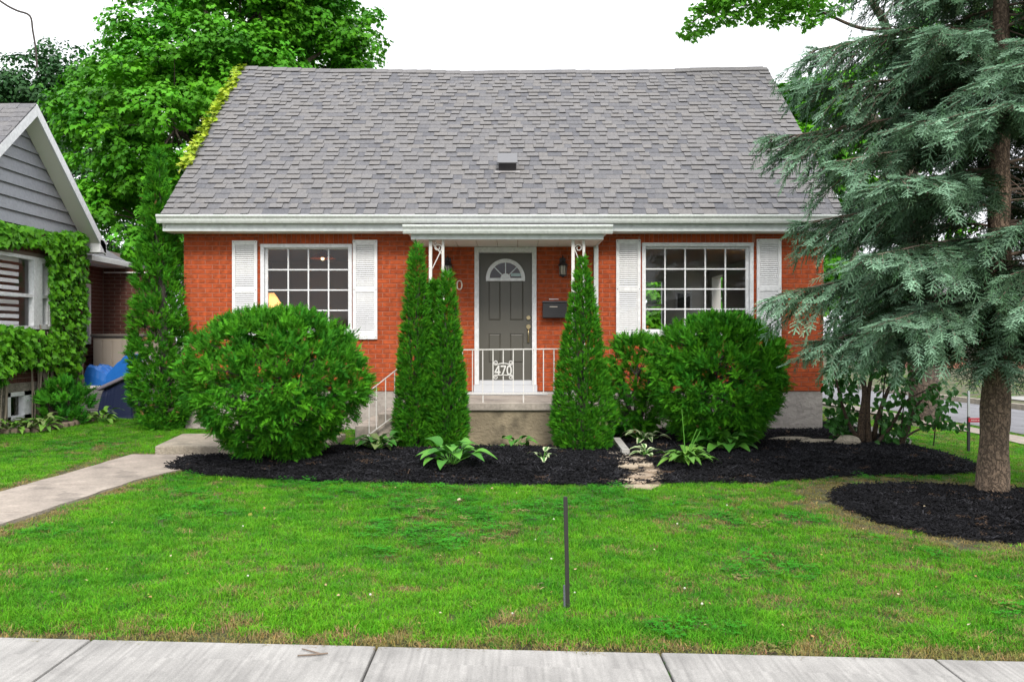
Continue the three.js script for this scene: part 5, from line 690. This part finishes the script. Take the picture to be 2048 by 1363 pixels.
// ---------------------------------------------------------------- blue spruce
{
  R = rng(401);
  const base = onGround(1985, 992), t = thing('spruce_tree', 'tall blue spruce with drooping branches standing in the mulch ring', 'tree', [base.x, base.y, base.z]);
  const tp = (y) => V(0.016 * y + 0.02 * Math.sin(y), y, 0.01 * y), tr = (y) => 0.146 * Math.pow(1 - y / 10.5, 1.1) + 0.012 * Math.exp(-y * 6);
  { const pts = [], rad = []; for (let y = -0.1; y <= 9.6; y += 0.12) { pts.push(tp(y)); rad.push(tr(Math.max(0, y)) * (1 + 0.05 * Math.sin(y * 9))); } const g = tube(pts, rad, 22), p = g.attributes.position; for (let i = 0; i < p.count; i++) { const c = tp(p.getY(i)), a = Math.atan2(p.getZ(i) - c.z, p.getX(i) - c.x), k = 1 + 0.09 * (fbm(a * 5, p.getY(i) * 7, 3, 0, 6) - 0.5); p.setX(i, c.x + (p.getX(i) - c.x) * k); p.setZ(i, c.z + (p.getZ(i) - c.z) * k); } g.computeVertexNormals(); part('trunk', g, M.bark, t); }
  // a twig, 1 unit = 1 m: shoots set with needles
  const twigGeo = (seed) => {
    const S = rng(seed), r = (a, b) => a + (b - a) * S(), L = [];
    const shoot = (x, y, a, len) => { const dx = Math.sin(a), dy = Math.cos(a); L.push(x - 0.002 * dy, y + 0.002 * dx, 0, x + 0.002 * dy, y - 0.002 * dx, 0, x + dx * len, y + dy * len, 0); const n = Math.round(len * 520); for (let i = 0; i < n; i++) { const f = i / n, px = x + dx * len * f, py = y + dy * len * f, w = r(0, 6.28), nl = r(0.014, 0.021) * (1 - 0.35 * f), el = r(0.7, 1.0), u = Math.cos(w) * Math.sin(el), z = Math.abs(Math.sin(w)) * Math.sin(el) * 0.85 - 0.12, k = Math.cos(el), ex = px + (dx * k + dy * u) * nl, ey = py + (dy * k - dx * u) * nl, ez = z * nl, c = Math.cos(w + 1.57), h = 0.0025; L.push(px + dy * c * h - dx * h, py - dx * c * h - dy * h, 0.002, px - dy * c * h + dx * h, py + dx * c * h + dy * h, -0.001, ex, ey, ez); } };
    shoot(0, 0, 0, 0.20); for (let i = 0; i < 3; i++) for (const s of [-1, 1]) { const y = 0.02 + i * 0.055 + r(-0.01, 0.01); shoot(0, y, s * r(0.65, 0.95), r(0.075, 0.115) * (1 - i * 0.12)); } return tri(L);
  };
  const tg = [twigGeo(1), twigGeo(2), twigGeo(3)], lists = [[], [], []], wood = [], bare = [];
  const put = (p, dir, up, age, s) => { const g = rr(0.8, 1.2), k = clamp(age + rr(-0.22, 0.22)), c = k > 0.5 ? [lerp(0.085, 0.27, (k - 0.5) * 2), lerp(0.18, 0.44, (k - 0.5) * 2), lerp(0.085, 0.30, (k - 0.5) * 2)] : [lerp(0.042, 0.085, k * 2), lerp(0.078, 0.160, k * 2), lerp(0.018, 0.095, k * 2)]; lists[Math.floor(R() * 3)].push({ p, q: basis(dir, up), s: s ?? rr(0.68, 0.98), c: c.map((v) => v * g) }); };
  const branch = (h, az, len, rise) => {
    const o = tp(h), out = V(Math.cos(az), 0, Math.sin(az)), side = V(-out.z, 0, out.x), wob = rr(-0.25, 0.25), curl = rr(0.1, 0.24), P = (s) => o.clone().addScaledVector(out, s * len).addScaledVector(side, wob * s * s * len * 0.5).add(V(0, len * (rise * s - (0.5 + rise) * s * s * 0.62 + curl * s * s * s), 0));
    const pts = []; for (let i = 0; i <= 10; i++) pts.push(P(i / 10)); wood.push(tube(pts, pts.map((_, i) => 0.019 * Math.min(1.2, len / 2) * (1 - i / 10.6) + 0.003), 6));
    const dens = h > 5.6 ? 0.14 : 0.064;
    for (let s = 0.1; s <= 1; s += dens / len * rr(0.8, 1.2)) for (const sd of [-1, 1]) {
      const p = P(s), fw = P(Math.min(1, s + 0.05)).sub(P(Math.max(0, s - 0.05))).normalize(), L = (0.2 + 0.62 * Math.sin(Math.PI * Math.pow(clamp(1.06 - s), 0.8))) * rr(0.6, 1.05) * Math.min(1, len / 1.7) * (s > 0.85 ? 0.55 : 1);
      const dir = fw.clone().multiplyScalar(0.75).addScaledVector(side, sd * rr(0.55, 0.95)).add(V(0, rr(-0.75, 0.05), 0)).normalize(), n = Math.max(2, Math.round(L / (h > 5.6 ? 0.13 : 0.085))), q = p.clone(), B = [p.clone()];
      for (let i = 0; i < n; i++) {
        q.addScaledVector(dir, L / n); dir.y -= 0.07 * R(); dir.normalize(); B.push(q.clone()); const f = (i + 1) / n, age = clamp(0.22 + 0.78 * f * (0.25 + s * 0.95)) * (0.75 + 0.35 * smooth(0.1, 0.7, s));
        if (s < 0.3 && R() < 0.5) continue;
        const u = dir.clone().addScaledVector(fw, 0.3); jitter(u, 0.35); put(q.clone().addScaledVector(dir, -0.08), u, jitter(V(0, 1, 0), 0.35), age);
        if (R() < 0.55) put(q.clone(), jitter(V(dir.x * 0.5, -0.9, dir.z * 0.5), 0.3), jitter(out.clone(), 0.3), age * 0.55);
      }
      if (h < 5.6) wood.push(tube([B[0], B[Math.floor(B.length / 2)], B[B.length - 1]], [0.006, 0.004, 0.002], 4));
    }
    for (let k = 0; k < 4; k++) { const u = fwd(P); put(P(1).addScaledVector(u, -0.06), jitter(u, 0.35), V(0, 1, 0), 1); }
  };
  const fwd = (P) => P(1).sub(P(0.93)).normalize();
  for (let h = 1.6; h < 9.2; h += h > 5.8 ? 0.4 : h > 3.4 ? 0.25 : 0.34) { const n = h > 5.8 ? 5 : h > 3.4 ? 7 : 6, L0 = h < 1.7 ? 1.35 : lerp(2.0, 0.35, Math.pow(clamp((h - 2.2) / 7.4), 0.95)), a0 = rr(0, 6.28); for (let k = 0; k < n; k++) { const az = a0 + k / n * 6.2832 + rr(-0.2, 0.2), c = Math.cos(az), s = Math.sin(az), l = L0 * rr(0.75, 1.05), ri = h < 2 ? rr(-0.02, 0.15) : rr(0.05, 0.3); if ((h > 2.7 && s > 0.35 && h < 6 && R() < 0.62) || (h < 1.9 && s > 0.5)) continue; branch(h + rr(-0.1, 0.1), az, c < -0.55 && h < 5.6 ? l * 0.72 : l, ri); } }
  // branches towards the house and the street that the photograph shows one by one
  for (const [h, az, len, rise] of [[3.75, 3.16, 2.25, 0.12], [2.22, 3.1, 2.25, 0.16], [2.85, 3.2, 1.9, 0.18], [3.42, 3.0, 1.85, 0.12], [1.72, 3.05, 1.85, 0.14], [1.62, 2.9, 1.5, 0.16], [1.72, 1.4, 0.75, 0.1], [1.55, 1.9, 0.8, 0.1], [1.5, 0.9, 0.7, 0.1], [1.9, 1.57, 0.85, 0.1], [2.1, 2.1, 1.1, 0.1], [1.6, 0.2, 0.9, 0.1], [2.2, 0.3, 1.2, 0.1], [1.4, 2.2, 0.8, 0.12], [4.55, 3.1, 1.85, 0.18], [4.1, 3.2, 1.95, 0.16], [5.1, 3.1, 1.4, 0.2], [2.5, 2.6, 1.9, 0.1], [3.1, 2.5, 1.8, 0.12], [1.95, 2.55, 1.8, 0.1], [2.6, 1.9, 1.2, 0.1], [2.3, 1.5, 1.1, 0.1], [3.6, 2.35, 1.5, 0.12], [4.3, 2.5, 1.4, 0.12], [1.8, 1.7, 0.9, 0.05], [2.0, 0.9, 1.1, 0.1], [2.9, 0.7, 1.2, 0.1]]) branch(h, az, len, rise);
  for (let i = 0; i < 46; i++) { const y = rr(1.2, 5), a = rr(0, 6.28), o = tp(y), e = o.clone().add(V(Math.cos(a) * rr(0.3, 0.9), rr(-0.5, 0.05), Math.sin(a) * rr(0.3, 0.9))); bare.push(tube([o, o.clone().lerp(e, 0.5).add(V(0, 0.05, 0)), e], [0.007, 0.005, 0.002], 4)); }
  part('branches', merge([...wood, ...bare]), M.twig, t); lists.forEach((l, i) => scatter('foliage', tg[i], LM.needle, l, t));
}
// ---------------------------------------------------------------- lilac at the house corner
{
  R = rng(501); const b = onGround(1735, 893, 0.06), t = thing('lilac_shrub', 'many-stemmed lilac shrub growing at the house corner', 'shrub', [b.x, bedAt(b.x, b.z) - 0.02, b.z]), o = t.position, S = (pts, r0, r1) => { const c = curve(pts.map(([px, py, dz]) => at(px, py, -b.z + (dz ?? 0)).sub(o)), 14); c[0].y = Math.min(c[0].y, 0.0); return tube(c, c.map((_, i) => lerp(r0, r1, i / 14)), 8); };
  const st = [S([[1722, 893], [1724, 840], [1730, 790], [1722, 730], [1700, 660]], 0.06, 0.014), S([[1738, 893], [1735, 830], [1740, 770], [1760, 690]], 0.055, 0.013), S([[1745, 892, 0.1], [1758, 830], [1790, 750], [1830, 670]], 0.04, 0.01), S([[1750, 892, -0.1], [1785, 850], [1815, 800], [1880, 770]], 0.03, 0.006), S([[1796, 897, -0.1], [1815, 860], [1835, 810], [1870, 770]], 0.035, 0.008), S([[1806, 878, -0.1], [1835, 860], [1868, 850], [1888, 820]], 0.016, 0.005), S([[1868, 852, -0.1], [1895, 848], [1922, 856]], 0.008, 0.003), S([[1730, 893], [1700, 850], [1680, 790], [1665, 720]], 0.03, 0.008), S([[1760, 893, 0.2], [1765, 820], [1770, 760], [1780, 700]], 0.014, 0.005), S([[1800, 893, 0.1], [1806, 830], [1815, 760]], 0.012, 0.004)];
  part('stems', merge(st), mat('lilac bark', [0.17, 0.13, 0.095], 0.95, { map: rep(T.bark, 3), bumpMap: rep(T.barkBump, 3), bumpScale: 0.01 }), t);
  const L = []; for (const [px, py, rx, ry, n, dz] of [[1680, 780, 32, 90, 260, 0.3], [1690, 860, 30, 40, 90, 0.4], [1700, 690, 50, 60, 170, 0.2], [1790, 810, 45, 60, 170, 0.1], [1790, 880, 30, 30, 60, 0], [1850, 830, 40, 25, 46, -0.1], [1800, 720, 70, 50, 150, 0.1], [1885, 790, 40, 30, 60, 0], [1895, 846, 25, 14, 16, -0.1], [1920, 850, 12, 8, 6, -0.1], [1740, 640, 70, 70, 200, 0.3], [1830, 640, 80, 60, 160, 0.3]]) for (let i = 0; i < n; i++) { const a = rr(0, 6.28), e = Math.sqrt(R()), p = at(px + Math.cos(a) * rx * e, py + Math.sin(a) * ry * e, -b.z + dz + rr(-0.35, 0.35)).sub(o); if (p.y < 0.05) continue; const g = rr(0.75, 1.25); L.push({ p, q: basis(jitter(V(0, -0.5, 0.3), 0.7), jitter(V(0, 0.6, 0.8), 0.5)), s: rr(0.07, 0.12), c: [0.03 * g, 0.12 * g, 0.016 * g] }); }
  scatter('foliage', ovalLeaf, LM.lilac, L, t);
}
// ---------------------------------------------------------------- creepers
function creeper(name, label, pts, geo, colors, wood) { const t = thing(name, label, 'vine', pts[0].p.toArray()), o = t.position; if (wood) part('stems', wood.translate(-o.x, -o.y, -o.z), mat(name + ' stem', [0.22, 0.18, 0.14], 0.95), t); scatter('foliage', geo, LM.ivy, pts.map((e) => { const g = rr(0.75, 1.2), w = R(); return { p: e.p.clone().sub(o), q: e.q, s: e.s, c: colors[0].map((a, j) => lerp(a, colors[1][j], e.y ?? w) * g) }; }), t); }
{
  R = rng(601); const L = [], W = [], wallPt = (px, py, X) => V(X, ny(px, py, X), -nd(px, X));
  for (const [poly, n] of [[[[-60, 430], [30, 446], [100, 462], [160, 458], [172, 480], [150, 505], [110, 500], [60, 488], [0, 492], [-60, 480]], 950], [[[92, 468], [172, 462], [176, 620], [168, 720], [130, 740], [110, 690], [98, 600], [96, 520]], 1500], [[[-60, 640], [40, 650], [112, 664], [150, 680], [140, 740], [60, 730], [0, 745], [-60, 730]], 1250], [[[118, 700], [160, 700], [162, 765], [140, 785], [118, 760]], 160], [[[-40, 730], [20, 735], [16, 768], [-40, 768]], 80]]) for (let i = 0; i < n; i++) {
    let px, py; do { px = rr(-60, 180); py = rr(430, 790); } while (!inPoly(px, py, poly)); const X = XN + rr(0.03, 0.2), p = wallPt(px, py, X); L.push({ p, q: basis(jitter(V(0.25, -0.8, 0), 0.7), jitter(V(0.9, 0.5, 0.2), 0.6)), s: rr(0.055, 0.13), y: clamp(0.25 + 0.5 * smooth(0.08, 0.2, X - XN) + rr(-0.2, 0.35)) }); }
  for (let i = 0; i < 70; i++) { const px = rr(-30, 165), X = XN + rr(0.02, 0.06), a = wallPt(px + rr(-8, 8), 840, X), b = wallPt(px, rr(640, 740), X); a.y = ground(a.x, a.z) - 0.02; if (px > 12 && px < 62) continue; W.push(tube(curve([a, a.clone().lerp(b, 0.35).add(V(rr(0, 0.05), 0, rr(-0.08, 0.08))), a.clone().lerp(b, 0.7).add(V(rr(0, 0.04), 0, rr(-0.08, 0.08))), b], 8), rr(0.006, 0.016), 5)); }
  creeper('creeper', 'leafy green creeper with woody stems climbing the neighbouring house wall', L, mapleLeaf, [[0.035, 0.19, 0.008], [0.105, 0.32, 0.010]], merge(W));
  const K = []; for (let i = 0; i < 900; i++) { const v = lerp(1.35, slopeLen + 0.02, R()), w = 0.5 + 0.5 * Math.sin(v * 9) * 0.5, p = roofPt(rx0 - rr(-0.06, 0.11) * (0.6 + w), v, rr(-0.1, 0.06)); K.push({ p, q: basis(jitter(V(-0.5, -0.2, 0.6), 0.6), jitter(V(-0.2, 0.8, 0.6), 0.4)), s: rr(0.07, 0.12), y: rr(0.3, 1) }); }
  creeper('creeper', 'yellow green creeper edging the sloping roof verge', K, mapleLeaf, [[0.17, 0.33, 0.012], [0.40, 0.48, 0.03]]);
}
// ---------------------------------------------------------------- hostas: every leaf is a part
function hostaLeaf(varieg, seed, wide = 0.5) {
  const nU = 7, xs = [-1, -0.72, -0.36, 0, 0.36, 0.72, 1], pos = [], idx = [], col = [];
  for (let i = 0; i <= nU; i++) { const u = i / nU, w = wide * 0.5 * Math.pow(Math.sin(Math.PI * Math.pow(u, 0.72)), 0.85) + 0.012 * (1 - u), y = u, z0 = 0.22 * Math.sin(u * 2.2) - 0.42 * u * u; xs.forEach((x, k) => { pos.push(x * w, y, z0 + 0.22 * w * x * x + 0.012 * (k % 2) + 0.02 * Math.sin(u * 9 + seed + x * 3) * Math.abs(x)); const e = Math.abs(x) > 0.6 || u > 0.93; const c = varieg && e ? [0.55, 0.62, 0.36] : [1, 1, 1]; col.push(...c); }); }
  for (let i = 0; i < nU; i++) for (let k = 0; k < 6; k++) { const a = i * 7 + k; idx.push(a, a + 1, a + 7, a + 7, a + 1, a + 8); }
  const g = new THREE.BufferGeometry(); g.setAttribute('position', new THREE.Float32BufferAttribute(pos, 3)); if (varieg) g.setAttribute('color', new THREE.Float32BufferAttribute(col.map((v, i) => v === 1 ? [0.05, 0.15, 0.025][i % 3] : v), 3)); g.setIndex(idx); g.computeVertexNormals(); return g;
}
{
  const plainL = [0, 1, 2].map((s) => hostaLeaf(false, s, 0.62)), varL = [0, 1, 2].map((s) => hostaLeaf(true, s, 0.52)), thin = [0, 1].map((s) => hostaLeaf(false, s, 0.36));
  const hm = (n, c) => mat(n, c, 0.5, { specularIntensity: 0.4, transmission: 0.22, thickness: 0, side: THREE.DoubleSide }), green = [hm('hosta green a', [0.06, 0.22, 0.025]), hm('hosta green b', [0.10, 0.29, 0.035]), hm('hosta green c', [0.045, 0.18, 0.02])], lime = [hm('hosta lime a', [0.13, 0.28, 0.03]), hm('hosta lime b', [0.09, 0.23, 0.025])], white = [hm('hosta variegated', [1, 1, 1])]; white[0].vertexColors = true; const pale = [hm('pale leaf a', [0.16, 0.22, 0.07]), hm('pale leaf b', [0.07, 0.16, 0.05])];
  const hosta = (px, py, n, len, geos, ms, label, seed, o = {}) => {
    R = rng(seed); const p = onGround(px, py, 0.07), t = thing('hosta', label, 'plant', [p.x, (o.y ?? bedAt(p.x, p.z)) - 0.01, p.z]);
    for (let i = 0; i < n; i++) { const a = i * 2.4 + rr(-0.3, 0.3), f = (i + 0.5) / n, el = lerp(1.25, 0.25, f) + rr(-0.15, 0.15), l = 1.22 * len * rr(0.75, 1.15) * lerp(0.75, 1, f), out = V(Math.cos(a), 0, Math.sin(a)), stalk = l * rr(0.45, 0.85) * (o.stalk ?? 1), dir = out.clone().multiplyScalar(Math.cos(el)).add(V(0, Math.sin(el), 0)), tip = dir.clone().multiplyScalar(stalk).add(V(0, 0.015, 0)); const leafDir = out.clone().multiplyScalar(Math.cos(el * 0.5)).add(V(0, Math.sin(el * 0.5) - 0.12, 0)); const m = pick(ms), lf = part('leaf', pick(geos), m, t, tip); lf.quaternion.copy(basis(jitter(leafDir, 0.12), jitter(V(-out.x * 0.2, 1, -out.z * 0.2), 0.2))); lf.scale.setScalar(l); lf.name = 'leaf'; const sg = tube([V(out.x * 0.01, 0, out.z * 0.01), tip.clone().multiplyScalar(0.5).add(V(0, 0.01, 0)), tip.clone().addScaledVector(leafDir, l * 0.05)], [0.005, 0.004, 0.003], 4); part('stalk', sg, o.sm ?? green[1], t); }
    if (o.flower) for (const [dx, h] of o.flower) part('flower_stem', tube(curve([V(0, 0, 0), V(dx * 0.4, h * 0.5, 0), V(dx, h, 0.02)], 8), 0.005, 5), green[1], t);
  };
  hosta(903, 935, 24, 0.23, plainL, green, 'large blue green hosta in front of the twin-tipped pyramid cedar', 701, { stalk: 1.25 });
  hosta(1032, 893, 11, 0.17, plainL, green, 'small heart-leaved hosta against the porch front', 702, { stalk: 1.3 });
  hosta(1086, 927, 7, 0.12, varL, white, 'tiny cream-edged hosta alone in the mulch', 703);
  hosta(1290, 884, 18, 0.14, varL, white, 'white-edged hosta at the back beside the downspout extension', 704, { stalk: 1.3 });
  hosta(1292, 918, 13, 0.13, varL, white, 'white-edged hosta in front beside the flagstones', 705);
  hosta(1372, 932, 44, 0.19, thin, lime, 'bright lime green hosta with tall flower stems', 706, { flower: [[-0.05, 0.62], [0.12, 0.4], [0.16, 0.38]], stalk: 0.9 });
  hosta(1458, 905, 26, 0.23, plainL, green.slice(0, 2), 'broad green hosta under the dense rounded cedar bush', 707);
  hosta(755, 905, 40, 0.15, plainL, [...green.slice(1), pale[0], pale[1]], 'leafy pale green plants at the foot of the stair handrail', 708, { stalk: 1.5 });
  hosta(30, 856, 26, 0.2, thin, [pale[0], lime[0], green[1]], 'pale striped hosta under the basement window', 709); hosta(82, 852, 30, 0.22, thin, [pale[0], lime[0], lime[1]], 'pale striped hosta beside the basement window', 710); hosta(202, 835, 26, 0.2, thin, [pale[0], lime[0]], 'pale hosta at the end of the stone edging', 711);
}
cedar('leafy_shrub', 'low dark green leafy shrub at the foot of the creeper wall', null, onGround(130, 846).x, onGround(130, 846).z, 0.62, (f) => 0.42 * Math.sqrt(Math.max(0, 1 - f * f)), { seed: 720, n: 900, size: 0.16, flat: true, stems: 4, tint: [0.9, 1, 1.3], limbs: 10 });
// ---------------------------------------------------------------- lawn
{
  R = rng(801);
  const clump = (seed, n, rad, h, w, lean) => { const S = rng(seed), r = (a, b) => a + (b - a) * S(), L = [], col = []; for (let i = 0; i < n; i++) { const a = r(0, 6.28), e = rad * Math.sqrt(S()), x = Math.cos(a) * e, z = Math.sin(a) * e, H2 = h * r(0.55, 1.15), b = r(0, 6.28), k = lean * r(0.2, 1) * H2, dx = Math.cos(b), dz = Math.sin(b), wx2 = -dz * w, wz = dx * w; const m = [x + dx * k * 0.35, H2 * 0.6, z + dz * k * 0.35], tip = [x + dx * k, H2 * 0.95, z + dz * k]; L.push(x - wx2, -0.01, z - wz, x + wx2, -0.01, z + wz, m[0] + wx2 * 0.8, m[1], m[2] + wz * 0.8, x - wx2, -0.01, z - wz, m[0] + wx2 * 0.8, m[1], m[2] + wz * 0.8, m[0] - wx2 * 0.8, m[1], m[2] - wz * 0.8, m[0] - wx2 * 0.8, m[1], m[2] - wz * 0.8, m[0] + wx2 * 0.8, m[1], m[2] + wz * 0.8, ...tip); const q = S(), v = r(0.7, 1.3), cl = q < 0.08 ? [1.8, 1.0, 2.2] : q < 0.3 ? [1.4 * v, 1.1 * v, v] : [v, v, v]; for (let k = 0; k < 9; k++) col.push(...cl); } const gg = tri(L); gg.setAttribute('color', new THREE.Float32BufferAttribute(col, 3)); return gg; };
  const clover = (seed) => { const S = rng(seed), r = (a, b) => a + (b - a) * S(), L = []; for (let i = 0; i < 16; i++) { const a = r(0, 6.28), e = 0.07 * Math.sqrt(S()), x = Math.cos(a) * e, z = Math.sin(a) * e, y = r(0.02, 0.05), s = r(0.007, 0.011), b0 = r(0, 6.28); for (let k = 0; k < 3; k++) { const b = b0 + k * 2.094, c = [x + Math.cos(b) * s, y + r(-0.003, 0.004), z + Math.sin(b) * s], p = (d, q) => [x + Math.cos(b + d) * s * q, y + r(0, 0.004), z + Math.sin(b + d) * s * q]; L.push(x, y, z, ...p(-0.6, 1.3), ...p(0, 1.75), x, y, z, ...p(0, 1.75), ...p(0.6, 1.3)); } } return tri(L); };
  const G = [clump(1, 56, 0.07, 0.029, 0.0018, 1.9), clump(2, 56, 0.07, 0.034, 0.0018, 2.1), clump(3, 50, 0.07, 0.024, 0.002, 2.4), clover(4), clump(5, 30, 0.075, 0.022, 0.0021, 2.8)], lists = G.map(() => []);
  const dryEdge = (x, z) => clamp(smooth(0.26, 0.02, Math.abs(z - zEdge)) * 1.1 + smooth(0.6, 0.05, edgeDist(x, z, treeBed)) * 1.0 + smooth(0.34, 0.03, edgeDist(x, z, pathPoly)) * 0.9);
  const add = (x, z) => {
    const n1 = fbm(x * 1.1 + 20, z * 1.1, 4, 0, 51), n2 = fbm(x * 3.2 + 7, z * 3.2, 3, 0, 52), n3 = fbm(x * 0.7 + 3, z * 0.7 + 9, 3, 0, 53), n4 = fbm(x * 2.3 + 31, z * 2.3, 3, 0, 54);
    const n5b = fbm(x * 8 + 41, z * 8, 2, 0, 59), dry = clamp(dryEdge(x, z) * (0.35 + 1.1 * n2) + smooth(0.62, 0.82, n4) * 0.4 + smooth(0.6, 0.8, n5b) * 0.4 + smooth(0.5, 0.75, x / 6 + n3 * 0.5) * 0.18), y = ground(x, z) - (z > zEdge - 0.2 ? 0.0 : 0);
    let k = Math.floor(R() * 3); const cl = n1 > 0.57 && n2 > 0.44; if (cl && R() < 0.25) k = 3; if (R() < dry * 0.9) k = 4; if (dry > 0.75 && R() < 0.3) return;
    const g = rr(0.78, 1.18), n5 = fbm(x * 7 + 11, z * 7, 3, 0, 57), w = clamp(n1 * 1.2 + n5 * 1.3 - 0.85 + rr(-0.15, 0.15));
    let c = [lerp(0.098, 0.026, w), lerp(0.32, 0.18, w), lerp(0.010, 0.008, w)]; if (k === 3) c = [0.035, 0.24, 0.010]; if (k === 4 || R() < dry * 0.5) { const s = R(); c = [lerp(0.26, 0.16, s), lerp(0.20, 0.19, s), lerp(0.09, 0.04, s)]; }
    lists[k].push({ p: V(x, y, z), q: new THREE.Quaternion().setFromEuler(new THREE.Euler(rr(-0.1, 0.1), rr(0, 6.28), rr(-0.1, 0.1))), s: V(1, rr(0.75, 1.3) * (1 - 0.35 * dry) * (z < -9 ? 0.85 : 1), 1).multiplyScalar(rr(0.85, 1.15)), c: c.map((v) => v * g) });
  };
  const polys = [bedPoly, treeBed, pathPoly, padPoly, flagPoly], blocked = (x, z) => polys.some((p) => inPoly(x, z, p)) || (x > hx0 - 0.05 && x < hx1 + 0.05 && z < -13.2) || (x < -6.6 && inPoly(x, z, nbBed)) || x < XN || (x < -6.2 && z < -14.6) || (x > sx(8.4, -z) && x < sx(9.4, -z)) || x > sx(9.9, -z);
  const step = 0.052;
  for (let z = zEdge + 0.02; z > -15.5; z -= step * (1 + (-z - 4.8) * 0.055)) { const t = -z, half = 0.6 * t + 1.8, st = step * (1 + (t - 4.8) * 0.055); for (let x = -half; x < half; x += st) { const X = x + rr(-0.5, 0.5) * st * 1.3, Z = z + rr(-0.5, 0.5) * st * 1.3; if (Z > zEdge - 0.02 + 0.03 * fbm(X * 4, 2, 3)) continue; if (!blocked(X, Z)) add(X, Z); } }
  for (let i = 0; i < 2600; i++) { const t = rr(15.5, 40), X = rr(6, 8.2), x = sx(X, t) - rr(0, 1.2); if (x > 5.2 && x < sx(8.4, t)) add(x, -t); } for (let i = 0; i < 1600; i++) { const t = rr(9, 40); add(sx(rr(9.4, 9.9), t), -t); } for (let i = 0; i < 3000; i++) { const t = rr(14, 60); add(sx(rr(15.5, 24), t), -t); }
  // tufts in the pavement joints
  for (const [px, py, n] of [[150, 1330, 9], [135, 1340, 9], [165, 1318, 5], [112, 1356, 4], [1336, 1330, 3], [1342, 1348, 3], [985, 1290, 8]]) for (let i = 0; i < n; i++) { const p = onGround(px + rr(-5, 5), py + rr(-5, 5)); lists[2].push({ p: V(p.x, p.y, p.z), q: basis(V(0, 1, 0), V(rr(-1, 1), 0, rr(-1, 1))), s: rr(0.25, 0.5), c: [0.05, 0.16, 0.02] }); }
  
  lists.forEach((l, i) => scatter(i === 3 ? 'clover' : 'lawn_grass', G[i], LM.grass, l, null, { label: ['short mown green grass covering the lawn', 'fine upright grass covering the lawn', 'shorter leaning grass covering the lawn', 'dark green clover patches in the lawn', 'dry straw-coloured grass in lawn patches and edges'][i], category: i === 3 ? 'clover' : 'grass' }));
  // mulch chips
  const chips = (seed) => { const S = rng(seed), r = (a, b) => a + (b - a) * S(), L = []; for (let i = 0; i < 22; i++) { const g = new THREE.BoxGeometry(r(0.014, 0.05), r(0.003, 0.006), r(0.004, 0.010)); g.rotateZ(r(-0.6, 0.6)); g.rotateX(r(-0.5, 0.5)); g.rotateY(r(0, 6.28)); g.translate(r(-0.07, 0.07), r(0, 0.016), r(-0.07, 0.07)); L.push(g); } return merge(L); };
  const C = [chips(1), chips(2), chips(3)];
  for (const [poly, high, label] of [[bedPoly, 0.09, 'black shredded mulch chips in the bed along the house'], [treeBed, 0.05, 'black shredded mulch chips round the spruce']]) {
    const X = poly.map((p) => p[0]), Z = poly.map((p) => p[1]), L = [[], [], []]; let n = 0;
    for (let x = Math.min(...X) - 0.05; x < Math.max(...X) + 0.05; x += 0.055) for (let z = Math.min(...Z) - 0.05; z < Math.max(...Z) + 0.05; z += 0.055) { const a = x + rr(-0.04, 0.04), b = z + rr(-0.04, 0.04); if (!inPoly(a, b, poly) || inPoly(a, b, flagPoly) && R() < 0.8) continue; if (Math.abs(a) > -b * 0.62 + 1.8) continue; const k = R(), g = k < 0.02 ? [0.07, 0.045, 0.03] : k < 0.12 ? [0.026, 0.026, 0.030] : k < 0.6 ? [0.009, 0.009, 0.011] : [0.004, 0.004, 0.005]; L[n++ % 3].push({ p: V(a, bedHeight(a, b, poly, high) + 0.004, b), q: new THREE.Quaternion().setFromEuler(new THREE.Euler(rr(-0.2, 0.2), rr(0, 6.28), rr(-0.2, 0.2))), s: rr(0.8, 1.3), c: g }); }
    L.forEach((l, i) => scatter('mulch_chips', C[i], LM.mulch, l, null, { label, category: 'mulch', group: label }));
  }
  // fallen leaves and seeds
  const F2 = []; for (let i = 0; i < 120; i++) { const t = rr(4.9, 9.4), x = rr(-0.58, 0.58) * t, z = -t; if (inPoly(x, z, bedPoly) || inPoly(x, z, pathPoly)) continue; F2.push({ p: V(x, bedAt(x, z) + (inPoly(x, z, treeBed) ? 0.02 : 0.035), z), q: basis(jitter(V(1, 0, 0), 0.9), jitter(V(0, 1, 0), 0.4)), s: R() < 0.06 ? rr(0.04, 0.06) : rr(0.012, 0.028), c: pick([[0.42, 0.30, 0.17], [0.34, 0.2, 0.08], [0.5, 0.42, 0.28], [0.3, 0.3, 0.06]]) }); }
  scatter('fallen_leaves', mapleLeaf, LM.dry, F2, null, { label: 'dry fallen leaves and seeds scattered on the lawn', category: 'leaves' });
  const bl = []; for (let i = 0; i < 12; i++) { const p = onGround(rr(400, 1500), rr(985, 1250)); bl.push({ p: V(p.x, p.y + 0.05, p.z), q: new THREE.Quaternion(), s: rr(0.005, 0.008), c: [0.6, 0.6, 0.5] }); } scatter('clover_blossom', new THREE.IcosahedronGeometry(1, 1), LM.dry, bl, null, { label: 'tiny white clover blossoms dotted over the lawn', category: 'blossom' });
}
scene.traverse((o) => { if (o.isMesh) { o.castShadow = true; o.receiveShadow = true; } });
renderer.render(scene, camera);
